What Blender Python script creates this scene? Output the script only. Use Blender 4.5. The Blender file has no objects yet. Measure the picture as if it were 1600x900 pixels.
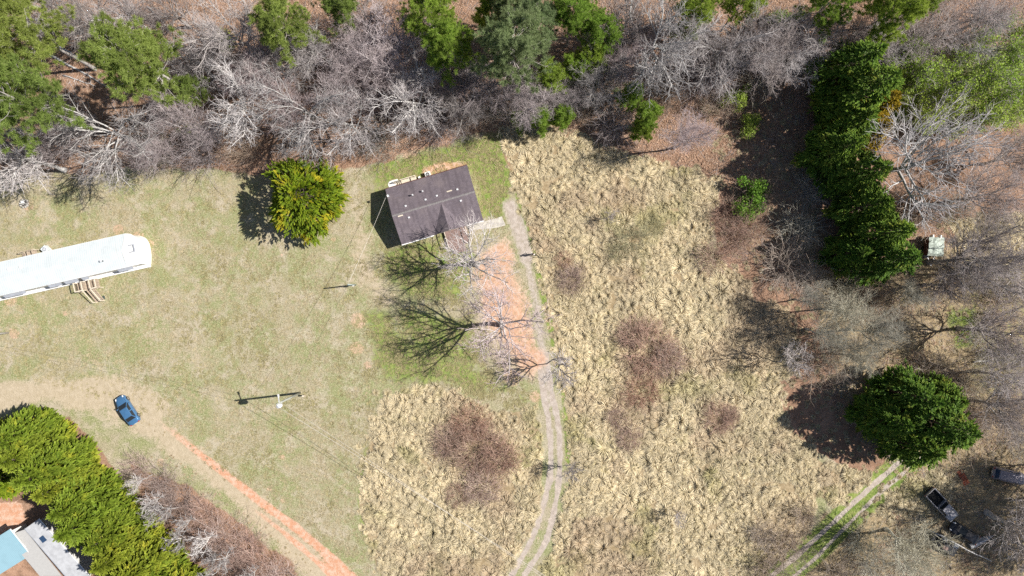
import bpy, math, random
import numpy as np
from mathutils import Vector, Matrix
random.seed(7); RNG = np.random.default_rng(11)
S = bpy.context.scene
R = math.radians

# ------------------------------------------------------------------ camera, sky, sun, exposure
CAM_H, PXM = 100.0, 10.8                       # flying height (m) and photo pixels per metre on the ground
cd = bpy.data.cameras.new('camera'); cam = bpy.data.objects.new('camera', cd); S.collection.objects.link(cam)
cam.location = (0, 0, CAM_H); cam.rotation_euler = (0, 0, 0)
cd.sensor_width = 36; cd.lens = 36 * PXM * CAM_H / 1600; cd.clip_end = 6000; cd.clip_start = 1
S.camera = cam
SUN_EL, SUN_AZ = R(46), math.atan2(0.118, 0.993)      # sun stands to the right (+x), a little up the picture
world = bpy.data.worlds.new('World'); S.world = world; world.use_nodes = True
wn = world.node_tree.nodes; wl = world.node_tree.links
sky = wn.new('ShaderNodeTexSky'); sky.sky_type = 'NISHITA'; sky.sun_disc = False
sky.sun_elevation = SUN_EL; sky.sun_rotation = math.pi / 2 - SUN_AZ
wl.new(sky.outputs[0], wn['Background'].inputs[0]); wn['Background'].inputs[1].default_value = 0.055
sd = bpy.data.lights.new('sun', 'SUN'); sun = bpy.data.objects.new('sun', sd); S.collection.objects.link(sun)
sd.energy = 5.0; sd.angle = R(0.5); sd.color = (1.0, 0.95, 0.88)
sv = Vector((math.cos(SUN_EL) * math.cos(SUN_AZ), math.cos(SUN_EL) * math.sin(SUN_AZ), math.sin(SUN_EL)))
sun.rotation_euler = sv.to_track_quat('Z', 'Y').to_euler(); sun.location = sv * 300
S.view_settings.view_transform = 'Standard'; S.view_settings.look = 'None'
S.view_settings.exposure = 0.64; S.view_settings.gamma = 1.0; S.view_settings.use_curve_mapping = False
S.cycles.max_bounces = 5; S.cycles.diffuse_bounces = 3; S.cycles.glossy_bounces = 2
S.cycles.transmission_bounces = 3; S.cycles.transparent_max_bounces = 6
S.cycles.use_denoising = False

# ------------------------------------------------------------------ helpers
def W(px, py, z=0.0):
    """photo pixel -> world x, y of a point known to be at height z"""
    k = (1 - z / CAM_H) / PXM
    return ((px - 800) * k, (450 - py) * k)

def link(o): S.collection.objects.link(o); return o

def tag(o, label=None, cat=None, group=None, kind=None):
    if label: o['label'] = label
    if cat: o['category'] = cat
    if group: o['group'] = group
    if kind: o['kind'] = kind
    return o

def make_mesh(name, V, F, mat=None, smooth=False, attr=None):
    """V (n,3); F list of (m,k) int arrays (k = 3 or 4) or a list of index tuples"""
    me = bpy.data.meshes.new(name)
    V = np.asarray(V, dtype=np.float32)
    if isinstance(F, list) and len(F) and isinstance(F[0], np.ndarray):
        me.vertices.add(len(V)); me.vertices.foreach_set('co', V.ravel())
        idx = np.concatenate([f.ravel() for f in F]).astype(np.int32)
        tot = np.concatenate([np.full(len(f), f.shape[1]) for f in F]).astype(np.int32)
        st = np.concatenate([[0], np.cumsum(tot)[:-1]]).astype(np.int32)
        me.loops.add(len(idx)); me.loops.foreach_set('vertex_index', idx)
        me.polygons.add(len(tot)); me.polygons.foreach_set('loop_start', st)
        me.update(calc_edges=True)
    else:
        me.from_pydata([tuple(map(float, v)) for v in V], [], F)
    if smooth:
        me.polygons.foreach_set('use_smooth', np.ones(len(me.polygons), dtype=bool))
    if attr:
        for k, a in attr.items():
            a = np.asarray(a, dtype=np.float32)
            if a.ndim == 1:
                at = me.attributes.new(k, 'FLOAT', 'POINT'); at.data.foreach_set('value', a)
            else:
                at = me.attributes.new(k, 'FLOAT_COLOR', 'POINT'); at.data.foreach_set('color', a.ravel())
    if mat: me.materials.append(mat)
    me.update()
    return me

def obj(name, me, parent=None, loc=(0, 0, 0), rotz=0.0, scale=None):
    o = bpy.data.objects.new(name, me); link(o)
    if parent: o.parent = parent
    o.location = loc; o.rotation_euler = (0, 0, rotz)
    if scale is not None: o.scale = (scale,) * 3 if np.isscalar(scale) else scale
    return o

def empty(name, loc, rotz=0.0, label=None, cat=None, group=None, scale=1.0):
    o = bpy.data.objects.new(name, None); link(o); o.location = loc; o.rotation_euler = (0, 0, rotz)
    o.scale = (scale,) * 3 if np.isscalar(scale) else scale
    return tag(o, label, cat, group)

class MB:
    """collects simple solids, then becomes one mesh object"""
    def __init__(s): s.v = []; s.f = []
    def add(s, v, f):
        b = len(s.v); s.v += [tuple(p) for p in v]; s.f += [tuple(i + b for i in q) for q in f]; return s
    def box(s, x0, x1, y0, y1, z0, z1, m=None):
        v = [(x0, y0, z0), (x1, y0, z0), (x1, y1, z0), (x0, y1, z0), (x0, y0, z1), (x1, y0, z1), (x1, y1, z1), (x0, y1, z1)]
        if m is not None: v = [tuple(m @ Vector(p)) for p in v]
        return s.add(v, [(3, 2, 1, 0), (4, 5, 6, 7), (0, 1, 5, 4), (1, 2, 6, 5), (2, 3, 7, 6), (3, 0, 4, 7)])
    def bar(s, a, b, w, h=None):
        a, b = Vector(a), Vector(b); h = h or w; d = (b - a); L = d.length
        m = Matrix.Translation(a) @ d.to_track_quat('X', 'Z').to_matrix().to_4x4()
        return s.box(0, L, -w / 2, w / 2, -h / 2, h / 2, m)
    def tube(s, pts, r, n=8, caps=True):
        pts = [Vector(p) for p in pts]; rr = r if hasattr(r, '__len__') else [r] * len(pts); rings = []
        for i, p in enumerate(pts):
            d = (pts[min(i + 1, len(pts) - 1)] - pts[max(i - 1, 0)]).normalized()
            u = d.orthogonal().normalized() if abs(d.z) > 0.9 else d.cross(Vector((0, 0, 1))).normalized()
            w = d.cross(u)
            rings.append([p + (u * math.cos(2 * math.pi * k / n) + w * math.sin(2 * math.pi * k / n)) * rr[i] for k in range(n)])
        v = [q for ring in rings for q in ring]
        f = [(i * n + k, i * n + (k + 1) % n, (i + 1) * n + (k + 1) % n, (i + 1) * n + k) for i in range(len(pts) - 1) for k in range(n)]
        if caps: f += [tuple(range(n))[::-1], tuple(range((len(pts) - 1) * n, len(pts) * n))]
        return s.add(v, f)
    def prism(s, poly, z0, z1):
        n = len(poly); v = [(x, y, z0) for x, y in poly] + [(x, y, z1) for x, y in poly]
        return s.add(v, [tuple(range(n))[::-1], tuple(range(n, 2 * n))] + [(i, (i + 1) % n, n + (i + 1) % n, n + i) for i in range(n)])
    def slab(s, top, th):
        """solid under a 3-D polygon, th thick downwards"""
        n = len(top); v = list(top) + [(x, y, z - th) for x, y, z in top]
        return s.add(v, [tuple(range(n)), tuple(range(n, 2 * n))[::-1]] + [(i, n + i, n + (i + 1) % n, (i + 1) % n) for i in range(n)])
    def build(s, name, mat, parent=None, smooth=False, bevel=0, loc=(0, 0, 0), rotz=0):
        me = make_mesh(name, s.v, s.f, mat, smooth)
        o = obj(name, me, parent, loc, rotz)
        if bevel:
            b = o.modifiers.new('bevel', 'BEVEL'); b.width = bevel; b.segments = 2; b.limit_method = 'ANGLE'
        return o

# numpy value noise
_TAB = np.random.default_rng(5).random((256, 256))
def vnoise(x, y):
    xi, yi = np.floor(x).astype(int), np.floor(y).astype(int); fx, fy = x - xi, y - yi
    fx = fx * fx * (3 - 2 * fx); fy = fy * fy * (3 - 2 * fy)
    g = lambda a, b: _TAB[a & 255, b & 255]
    return (g(xi, yi) * (1 - fx) + g(xi + 1, yi) * fx) * (1 - fy) + (g(xi, yi + 1) * (1 - fx) + g(xi + 1, yi + 1) * fx) * fy
def fbm(x, y, s, o=4, off=0.0):
    r = 0; a = 0.5; x = x / s + off; y = y / s + off * 1.7
    for _ in range(o): r = r + a * vnoise(x, y); x, y, a = x * 2.03 + 17.1, y * 2.03 + 9.2, a * 0.5
    return r / 0.94
def sstep(a, b, t): t = np.clip((t - a) / (b - a), 0, 1); return t * t * (3 - 2 * t)
def seg_dist(X, Y, a, b):
    dx, dy = b[0] - a[0], b[1] - a[1]; L = dx * dx + dy * dy + 1e-12
    t = np.clip(((X - a[0]) * dx + (Y - a[1]) * dy) / L, 0, 1)
    return np.hypot(X - a[0] - t * dx, Y - a[1] - t * dy)
def poly_sd(X, Y, P):
    """signed distance (m), positive inside a polygon given in photo pixels on the ground"""
    P = [W(*p) for p in P]; d = np.full(X.shape, 1e9); ins = np.zeros(X.shape, bool)
    for i in range(len(P)):
        a, b = P[i], P[(i + 1) % len(P)]; d = np.minimum(d, seg_dist(X, Y, a, b))
        c = ((a[1] > Y) != (b[1] > Y)); den = (b[1] - a[1]) if b[1] != a[1] else 1e-9
        ins ^= c & (X < (b[0] - a[0]) * (Y - a[1]) / den + a[0])
    return np.where(ins, d, -d)
def line_d(X, Y, P):
    P = [W(*p) for p in P]; d = np.full(X.shape, 1e9)
    for a, b in zip(P[:-1], P[1:]): d = np.minimum(d, seg_dist(X, Y, a, b))
    return d
def spline(P, n=8):
    P = np.array(P, float); Q = np.vstack([2 * P[0] - P[1], P, 2 * P[-1] - P[-2]]); out = []
    for i in range(1, len(Q) - 2):
        for t in np.linspace(0, 1, n, endpoint=False):
            a, b, c, d = Q[i - 1], Q[i], Q[i + 1], Q[i + 2]
            out.append(0.5 * (2 * b + (c - a) * t + (2 * a - 5 * b + 4 * c - d) * t * t + (3 * b - a - 3 * c + d) * t ** 3))
    out.append(P[-1]); return [tuple(p) for p in out]

# ------------------------------------------------------------------ materials
class NT:
    def __init__(s, name):
        s.m = bpy.data.materials.new(name); s.m.use_nodes = True; s.t = s.m.node_tree
        s.b = s.t.nodes['Principled BSDF']; s.b.inputs['Specular IOR Level'].default_value = 0.25
    def n(s, typ, **kw):
        nd = s.t.nodes.new('ShaderNode' + typ)
        for k, v in kw.items(): setattr(nd, k, v)
        return nd
    def l(s, a, b): s.t.links.new(a, b)
    def pos(s): return s.n('NewGeometry').outputs['Position']
    def noise(s, vec, scale, detail=4, rough=0.55, dist=0.0):
        nd = s.n('TexNoise'); nd.inputs['Scale'].default_value = scale; nd.inputs['Detail'].default_value = detail
        nd.inputs['Roughness'].default_value = rough; nd.inputs['Distortion'].default_value = dist
        if vec is not None: s.l(vec, nd.inputs['Vector'])
        return nd.outputs['Fac']
    def ramp(s, fac, a, b, v0=0.0, v1=1.0):
        nd = s.n('MapRange', interpolation_type='SMOOTHSTEP')
        for k, v in zip(('From Min', 'From Max', 'To Min', 'To Max'), (a, b, v0, v1)): nd.inputs[k].default_value = v
        s.l(fac, nd.inputs['Value']); return nd.outputs['Result']
    def mix(s, fac, a, b, mode='MIX'):
        nd = s.n('Mix', data_type='RGBA', blend_type=mode)
        for sock, v in ((nd.inputs[0], fac), (nd.inputs[6], a), (nd.inputs[7], b)):
            if hasattr(v, 'is_output'): s.l(v, sock)
            elif hasattr(v, '__len__'): sock.default_value = (*v[:3], 1)
            else: sock.default_value = v
        return nd.outputs[2]
    def math(s, op, a, b=None, c=None):
        nd = s.n('Math', operation=op)
        for i, v in enumerate((a, b, c)):
            if v is None: continue
            if hasattr(v, 'is_output'): s.l(v, nd.inputs[i])
            else: nd.inputs[i].default_value = v
        return nd.outputs[0]
    def attr(s, name, typ='GEOMETRY'):
        nd = s.n('Attribute', attribute_type=typ); nd.attribute_name = name; return nd
    def bump(s, h, strength=0.4, dist=0.05):
        nd = s.n('Bump'); nd.inputs['Strength'].default_value = strength; nd.inputs['Distance'].default_value = dist
        s.l(h, nd.inputs['Height']); s.l(nd.outputs[0], s.b.inputs['Normal'])
    def out(s, col=None, rough=None, metal=None):
        if col is not None:
            if hasattr(col, 'is_output'): s.l(col, s.b.inputs['Base Color'])
            else: s.b.inputs['Base Color'].default_value = (*col[:3], 1)
        if rough is not None: s.b.inputs['Roughness'].default_value = rough
        if metal is not None: s.b.inputs['Metallic'].default_value = metal
        return s.m

def simple(name, col, rough=0.6, metal=0.0, var=0.25, scale=3.0, coat=0.0):
    """plain surface with a little wear and unevenness"""
    t = NT(name); n = t.noise(t.n('TexCoord').outputs['Object'], scale, 6, 0.65)
    c = t.mix(t.ramp(n, 0.3, 0.7), tuple(x * (1 - var) for x in col), tuple(min(1, x * (1 + var * 0.6)) for x in col))
    if coat: t.b.inputs['Coat Weight'].default_value = coat; t.b.inputs['Coat Roughness'].default_value = 0.06
    return t.out(c, rough, metal)

def ground_material():
    t = NT('ground_cover'); p = t.pos()
    A = t.n('SeparateColor'); t.l(t.attr('m1').outputs['Color'], A.inputs[0])
    B = t.n('SeparateColor'); t.l(t.attr('m2').outputs['Color'], B.inputs[0])
    m1a = t.attr('m1').outputs['Alpha']; m2a = t.attr('m2').outputs['Alpha']
    fine = t.noise(p, 5.5, 5, 0.75); mid = t.noise(p, 1.4, 5, 0.65); big = t.noise(p, 0.16, 5, 0.6); vf = t.noise(p, 14.0, 3, 0.7)
    big2 = t.noise(p, 0.38, 4, 0.6, 0.4)
    def edge(m, w=0.55):
        k = t.math('ADD', m, t.math('MULTIPLY', t.math('SUBTRACT', t.math('ADD', t.math('MULTIPLY', fine, 0.55), t.math('MULTIPLY', mid, 0.45)), 0.5), w * 2.2))
        return t.ramp(k, 0.32, 0.68)
    # dry winter lawn: straw and dull green in patches, speckled
    lawn = t.mix(t.ramp(big, 0.40, 0.58), (0.32, 0.28, 0.19), (0.235, 0.25, 0.115))
    lawn = t.mix(t.ramp(big2, 0.46, 0.66, 0, 0.85), lawn, (0.405, 0.35, 0.27))
    lawn = t.mix(t.ramp(t.noise(p, 0.75, 5, 0.7), 0.52, 0.68, 0, 0.6), lawn, (0.175, 0.205, 0.07))
    lawn = t.mix(t.ramp(mid, 0.58, 0.74, 0, 0.5), lawn, (0.16, 0.18, 0.065))
    lawn = t.mix(t.ramp(fine, 0.50, 0.66, 0, 0.75), lawn, (0.50, 0.445, 0.31))
    lawn = t.mix(t.ramp(fine, 0.49, 0.36, 0, 0.75), lawn, (0.135, 0.13, 0.06))
    green = t.mix(t.ramp(mid, 0.4, 0.62), (0.135, 0.20, 0.04), (0.25, 0.285, 0.085))
    green = t.mix(t.ramp(fine, 0.52, 0.7, 0, 0.6), green, (0.42, 0.39, 0.23))
    green = t.mix(t.ramp(fine, 0.48, 0.36, 0, 0.6), green, (0.10, 0.13, 0.03))
    litter = t.mix(t.ramp(big2, 0.38, 0.64), (0.24, 0.145, 0.095), (0.36, 0.225, 0.155))
    litter = t.mix(t.ramp(mid, 0.5, 0.68, 0, 0.7), litter, (0.155, 0.098, 0.066))
    litter = t.mix(t.ramp(fine, 0.53, 0.68, 0, 0.8), litter, (0.46, 0.335, 0.25))
    litter = t.mix(t.ramp(vf, 0.47, 0.33, 0, 0.7), litter, (0.075, 0.05, 0.036))
    clay = t.mix(t.ramp(mid, 0.38, 0.66), (0.49, 0.255, 0.155), (0.55, 0.39, 0.295))
    clay = t.mix(t.ramp(fine, 0.53, 0.7, 0, 0.6), clay, (0.62, 0.48, 0.38))
    field = t.mix(t.ramp(mid, 0.38, 0.64), (0.27, 0.205, 0.12), (0.38, 0.30, 0.19))
    field = t.mix(t.ramp(fine, 0.48, 0.36, 0, 0.6), field, (0.15, 0.12, 0.065))
    gravel = t.mix(t.ramp(mid, 0.36, 0.66), (0.36, 0.305, 0.26), (0.46, 0.405, 0.355))
    gravel = t.mix(t.ramp(vf, 0.48, 0.36, 0, 0.6), gravel, (0.25, 0.20, 0.165))
    sand = t.mix(t.ramp(mid, 0.38, 0.66), (0.38, 0.315, 0.22), (0.44, 0.37, 0.27))
    sand = t.mix(t.ramp(fine, 0.53, 0.7, 0, 0.6), sand, (0.53, 0.455, 0.345))
    sand = t.mix(t.ramp(fine, 0.46, 0.36, 0, 0.45), sand, (0.30, 0.25, 0.15))
    c = t.mix(edge(B.outputs[1], 0.7), lawn, sand)
    c = t.mix(edge(A.outputs[0], 0.8), c, green)
    c = t.mix(edge(A.outputs[2], 0.7), c, litter)
    c = t.mix(edge(m1a, 0.5), c, field)
    c = t.mix(edge(B.outputs[2], 0.7), c, green)
    c = t.mix(edge(B.outputs[0], 0.5), c, gravel)
    c = t.mix(edge(A.outputs[1], 0.7), c, clay)
    t.bump(t.math('ADD', t.math('MULTIPLY', fine, 0.7), t.math('MULTIPLY', mid, 0.6)), 0.65, 0.14)
    t.b.inputs['Specular IOR Level'].default_value = 0.1
    return t.out(c, 0.95)

def bark_material(name, thick, twig, tint=0.2):
    t = NT(name); lev = t.attr('lev').outputs['Fac']; p = t.n('TexCoord').outputs['Object']
    c = t.mix(t.ramp(lev, 0.0, 1.0), thick, twig)
    n = t.noise(p, 2.0, 5, 0.7)
    c = t.mix(t.ramp(n, 0.35, 0.7, 0, 0.6), c, tuple(x * 0.6 for x in thick))
    r = t.n('ObjectInfo').outputs['Random']
    hs = t.n('HueSaturation'); t.l(c, hs.inputs['Color']); t.l(t.ramp(r, 0, 1, 1 - tint * 1.6, 1 + tint), hs.inputs['Value']); r2 = t.math('FRACT', t.math('MULTIPLY', r, 7.31)); t.l(t.ramp(r2, 0, 1, .75, 1.15), hs.inputs['Saturation'])
    return t.out(hs.outputs[0], 0.85)

def leaf_material(name, dark, mid, tip, trans=0.25, tint=0.12, patch=None):
    """lev attribute: 0 at the base of a spray, 1 at its new growth; hue attribute: which spray"""
    t = NT(name); lev = t.attr('lev').outputs['Fac']; hue = t.attr('hue').outputs['Fac']
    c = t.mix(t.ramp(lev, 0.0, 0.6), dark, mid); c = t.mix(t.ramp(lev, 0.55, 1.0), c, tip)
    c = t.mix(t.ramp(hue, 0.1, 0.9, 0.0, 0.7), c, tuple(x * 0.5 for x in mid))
    if patch:
        pn = t.noise(t.n('TexCoord').outputs['Object'], 0.35, 2, 0.5)
        c = t.mix(t.ramp(pn, 0.56, 0.68, 0, 0.75), c, patch)
    r = t.n('ObjectInfo').outputs['Random']
    hs = t.n('HueSaturation'); t.l(c, hs.inputs['Color']); t.l(t.ramp(r, 0, 1, 1 - tint, 1 + tint), hs.inputs['Value'])
    t.l(t.ramp(r, 0, 1, 0.5 + 0.012, 0.5 - 0.012), hs.inputs['Hue'])
    tr = t.n('BsdfTranslucent'); t.l(hs.outputs[0], tr.inputs[0])
    ms = t.n('MixShader'); ms.inputs[0].default_value = trans; t.l(t.b.outputs[0], ms.inputs[1]); t.l(tr.outputs[0], ms.inputs[2])
    t.l(ms.outputs[0], t.t.nodes['Material Output'].inputs[0])
    return t.out(hs.outputs[0], 0.6)

def straw_material():
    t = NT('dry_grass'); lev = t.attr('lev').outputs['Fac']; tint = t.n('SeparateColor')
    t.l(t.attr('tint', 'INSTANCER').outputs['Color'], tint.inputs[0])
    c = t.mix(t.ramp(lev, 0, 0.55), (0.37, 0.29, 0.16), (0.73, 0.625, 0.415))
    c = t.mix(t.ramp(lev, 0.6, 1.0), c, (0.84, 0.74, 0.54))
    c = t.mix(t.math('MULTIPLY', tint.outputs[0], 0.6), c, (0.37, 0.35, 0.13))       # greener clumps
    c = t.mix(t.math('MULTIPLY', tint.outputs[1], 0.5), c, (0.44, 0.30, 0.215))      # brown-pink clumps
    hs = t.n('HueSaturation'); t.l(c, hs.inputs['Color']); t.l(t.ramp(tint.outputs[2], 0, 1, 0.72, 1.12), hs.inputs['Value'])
    tr = t.n('BsdfTranslucent'); t.l(hs.outputs[0], tr.inputs[0])
    ms = t.n('MixShader'); ms.inputs[0].default_value = 0.2; t.l(t.b.outputs[0], ms.inputs[1]); t.l(tr.outputs[0], ms.inputs[2])
    t.l(ms.outputs[0], t.t.nodes['Material Output'].inputs[0])
    return t.out(hs.outputs[0], 0.8)

def shingle_material():
    t = NT('asphalt_shingles'); tc = t.n('TexCoord').outputs['Object']
    br = t.n('TexBrick'); t.l(tc, br.inputs['Vector']); br.inputs['Scale'].default_value = 1.0
    br.inputs['Brick Width'].default_value = 0.32; br.inputs['Row Height'].default_value = 0.15; br.inputs['Mortar Size'].default_value = 0.008
    br.inputs['Color1'].default_value = (0.128, 0.108, 0.124, 1); br.inputs['Color2'].default_value = (0.172, 0.145, 0.166, 1); br.inputs['Mortar'].default_value = (0.07, 0.055, 0.057, 1)
    n = t.noise(tc, 0.45, 5, 0.65)
    c = t.mix(t.ramp(n, 0.4, 0.7, 0, 0.5), br.outputs[0], (0.20, 0.165, 0.165))
    mp = t.n('Mapping'); mp.inputs['Scale'].default_value = (1.6, 0.12, 1); t.l(tc, mp.inputs[0])
    c = t.mix(t.ramp(t.noise(mp.outputs[0], 1.0, 4, 0.6), 0.45, 0.68, 0, 0.6), c, (0.085, 0.07, 0.08))
    t.bump(br.outputs['Fac'], 0.4, 0.02)
    return t.out(c, 0.9)

def metal_roof_material(name, col, pitch=0.3):
    t = NT(name); tc = t.n('TexCoord').outputs['Object']
    wv = t.n('TexWave', wave_type='BANDS', bands_direction='X'); wv.inputs['Scale'].default_value = 0.314 / pitch; t.l(tc, wv.inputs['Vector'])
    n = t.noise(tc, 0.7, 5, 0.65)
    c = t.mix(t.ramp(n, 0.42, 0.75, 0, 0.6), col, tuple(x * 0.82 for x in col))
    c = t.mix(t.ramp(wv.outputs['Fac'], 0.88, 1.0, 0, 0.4), c, tuple(x * 0.6 for x in col))
    mp = t.n('Mapping'); mp.inputs['Scale'].default_value = (3.0, .15, 1); t.l(tc, mp.inputs[0]); c = t.mix(t.ramp(t.noise(mp.outputs[0], 1.0, 5, .7), .55, .8, 0, .5), c, (col[0] * .75, col[1] * .68, col[2] * .58))
    t.bump(wv.outputs['Fac'], 0.2, 0.02)
    return t.out(c, 0.45)

M = {}
M['ground'] = ground_material()
M['bark_white'] = bark_material('bark_pale_grey', (0.64, 0.62, 0.60), (0.50, 0.45, 0.45))
M['bark_grey'] = bark_material('bark_grey', (0.50, 0.46, 0.43), (0.42, 0.355, 0.345))
M['bark_mauve'] = bark_material('bark_mauve_buds', (0.54, 0.49, 0.48), (0.47, 0.37, 0.375))
M['bark_brown'] = bark_material('bark_brown', (0.15, 0.115, 0.09), (0.17, 0.12, 0.09))
M['bark_moss'] = bark_material('bark_lichen', (0.52, 0.51, 0.43), (0.46, 0.43, 0.34))
M['cane'] = bark_material('bramble_canes', (0.56, 0.42, 0.33), (0.40, 0.245, 0.195), 0.1)
M['cane_tan'] = bark_material('tan_brush', (0.58, 0.49, 0.40), (0.42, 0.32, 0.255), 0.1)
M['cane_mix'] = bark_material('mauve_brush', (0.56, 0.45, 0.39), (0.38, 0.25, 0.215), 0.15)
M['olive'] = bark_material('olive_brush', (0.40, 0.37, 0.25), (0.38, 0.36, 0.22), 0.1)
M['cane_pale'] = bark_material('pale_brush', (0.62, 0.58, 0.51), (0.46, 0.41, 0.34), 0.12)
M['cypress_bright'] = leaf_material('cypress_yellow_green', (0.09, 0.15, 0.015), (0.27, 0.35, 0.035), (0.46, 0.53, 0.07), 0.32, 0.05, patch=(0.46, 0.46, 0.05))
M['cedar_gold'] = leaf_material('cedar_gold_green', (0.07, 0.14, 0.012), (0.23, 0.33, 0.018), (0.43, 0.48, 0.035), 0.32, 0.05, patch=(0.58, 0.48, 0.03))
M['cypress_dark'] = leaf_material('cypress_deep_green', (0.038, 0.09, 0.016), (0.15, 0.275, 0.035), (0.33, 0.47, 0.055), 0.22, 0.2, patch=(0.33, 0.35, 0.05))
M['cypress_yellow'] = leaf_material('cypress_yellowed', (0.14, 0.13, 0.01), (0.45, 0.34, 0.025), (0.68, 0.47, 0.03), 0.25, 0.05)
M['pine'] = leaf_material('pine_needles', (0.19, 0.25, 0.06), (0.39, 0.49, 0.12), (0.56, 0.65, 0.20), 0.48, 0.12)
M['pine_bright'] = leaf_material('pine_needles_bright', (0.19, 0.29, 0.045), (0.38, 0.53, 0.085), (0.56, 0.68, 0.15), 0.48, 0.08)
M['pine_pale'] = leaf_material('pine_needles_pale', (0.16, 0.22, 0.09), (0.34, 0.43, 0.20), (0.54, 0.62, 0.34), 0.48, 0.08)
M['spring'] = leaf_material('young_spring_leaves', (0.22, 0.32, 0.04), (0.36, 0.50, 0.065), (0.48, 0.62, 0.10), 0.35, 0.1)
M['shrub_green'] = leaf_material('evergreen_leaves', (0.06, 0.14, 0.02), (0.13, 0.27, 0.03), (0.22, 0.40, 0.04), 0.25, 0.1)
M['weed'] = leaf_material('lawn_weeds', (0.09, 0.13, 0.03), (0.14, 0.19, 0.04), (0.2, 0.25, 0.06), 0.2, 0.1)
M['straw'] = straw_material()
M['shingle'] = shingle_material()
M['white_roof'] = metal_roof_material('white_metal_roof', (0.53, 0.575, 0.59))
M['blue_roof'] = metal_roof_material('pale_blue_metal_roof', (0.24, 0.39, 0.46), 0.22)
M['white_paint'] = simple('white_paint', (0.78, 0.77, 0.75), 0.5, var=0.12)
M['cream_siding'] = simple('cream_siding', (0.62, 0.58, 0.52), 0.6, var=0.12)
M['concrete'] = simple('concrete', (0.46, 0.43, 0.38), 0.9, var=0.25, scale=2)
M['white_concrete'] = simple('bleached_concrete', (0.72, 0.70, 0.66), 0.9, var=0.1, scale=2)
M['wood'] = simple('weathered_wood', (0.42, 0.34, 0.26), 0.85, var=0.35, scale=5)
M['wood_brown'] = simple('brown_stained_wood', (0.24, 0.165, 0.145), 0.85, var=0.35, scale=5)
M['wood_pale'] = simple('pale_wood', (0.62, 0.55, 0.44), 0.8, var=0.2, scale=5)
M['pole'] = simple('treated_pole', (0.33, 0.34, 0.30), 0.85, var=0.3, scale=2)
M['galv'] = simple('galvanised_steel', (0.70, 0.71, 0.72), 0.4, 0.3, var=0.1)
M['dark'] = simple('dark_metal', (0.03, 0.03, 0.032), 0.5, var=0.3)
M['rubber'] = simple('rubber', (0.022, 0.022, 0.022), 0.85, var=0.3)
M['glass'] = simple('window_glass', (0.025, 0.03, 0.036), 0.06, var=0.1)
M['glass_sky_refl'] = simple('painted_sky_reflection_glass', (0.03, 0.06, 0.12), 0.05, var=0.1)  # blue base colour stands in for sky reflected in the glass
M['awning'] = simple('grey_awning', (0.33, 0.35, 0.39), 0.5, var=0.15)
M['rust'] = simple('rust_red_sheet', (0.33, 0.10, 0.055), 0.85, var=0.35)
M['stone'] = simple('field_stone', (0.40, 0.38, 0.35), 0.9, var=0.4, scale=4)
M['ash'] = simple('fire_ash', (0.13, 0.12, 0.115), 0.95, var=0.4)
M['tarp'] = simple('grey_green_tarp', (0.40, 0.46, 0.41), 0.6, var=0.45, scale=1.6)
M['brown_panel'] = simple('brown_panel', (0.10, 0.045, 0.038), 0.7)
M['drum'] = simple('blue_grey_drum', (0.19, 0.21, 0.26), 0.5, var=0.3)
M['wire'] = simple('bare_wire', (0.62, 0.58, 0.52), 0.5, 0.2, var=0.05)
M['wire_dark'] = simple('insulated_wire', (0.09, 0.085, 0.08), 0.7, var=0.05)
M['red_lamp'] = simple('red_lamp', (0.35, 0.02, 0.02), 0.3)
M['clear_lamp'] = simple('clear_lamp', (0.75, 0.76, 0.78), 0.15)
M['alloy'] = simple('wheel_alloy', (0.45, 0.46, 0.47), 0.35, 0.7)
M['skin'] = simple('skin', (0.50, 0.33, 0.25), 0.6, var=0.05)
M['white_cloth'] = simple('white_cloth', (0.80, 0.80, 0.78), 0.9, var=0.06)
M['dark_cloth'] = simple('dark_cloth', (0.045, 0.045, 0.055), 0.9)
M['hair'] = simple('dark_hair', (0.10, 0.085, 0.08), 0.8)

# ------------------------------------------------------------------ ground (one sheet, split along its own edges into the named pieces)
DRIVE_L = spline([(797, 905), (803, 893), (830, 843), (850, 787), (860, 733), (858, 667), (850, 620), (843, 560), (836, 500), (824, 430), (812, 380), (803, 340)])
DRIVE_R = spline([(818, 905), (823, 893), (853, 847), (868, 787), (875, 733), (873, 667), (863, 617), (855, 560), (846, 500), (832, 430), (822, 380), (808, 340)])
DRIVE_C = spline([(806, 905), (813, 893), (842, 845), (859, 787), (868, 733), (866, 667), (857, 618), (849, 560), (841, 500), (828, 430), (817, 380), (806, 345), (796, 322)])
RUT_R = spline([(228, 648), (260, 668), (300, 700), (345, 735), (400, 779), (440, 808), (483, 842), (543, 894), (562, 915)])
RUT_L = spline([(215, 668), (250, 690), (300, 722), (345, 757), (400, 799), (440, 830), (467, 853), (515, 896), (535, 915)])
RUT_C = spline([(225, 660), (255, 680), (300, 711), (345, 746), (400, 789), (440, 819), (475, 848), (530, 896), (548, 915)])
PATH_L = spline([(1195, 910), (1210, 897), (1247, 867), (1290, 828), (1327, 793), (1360, 762), (1393, 733), (1430, 700)])
PATH_R = spline([(1235, 905), (1270, 876), (1310, 835), (1343, 802), (1375, 770), (1407, 743), (1440, 715)])
FIELD_A = [(785, 205), (870, 197), (960, 237), (1000, 252), (1085, 268), (1125, 290), (1108, 350), (1112, 405), (1160, 432), (1175, 472), (1228, 480), (1255, 560), (1215, 600), (1230, 665), (1275, 715), (1360, 745), (1318, 785), (1275, 775), (1265, 830), (1215, 880), (1190, 930), (835, 930), (858, 870), (880, 805), (893, 730), (888, 640), (872, 550), (852, 460), (832, 380), (806, 290)]
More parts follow.
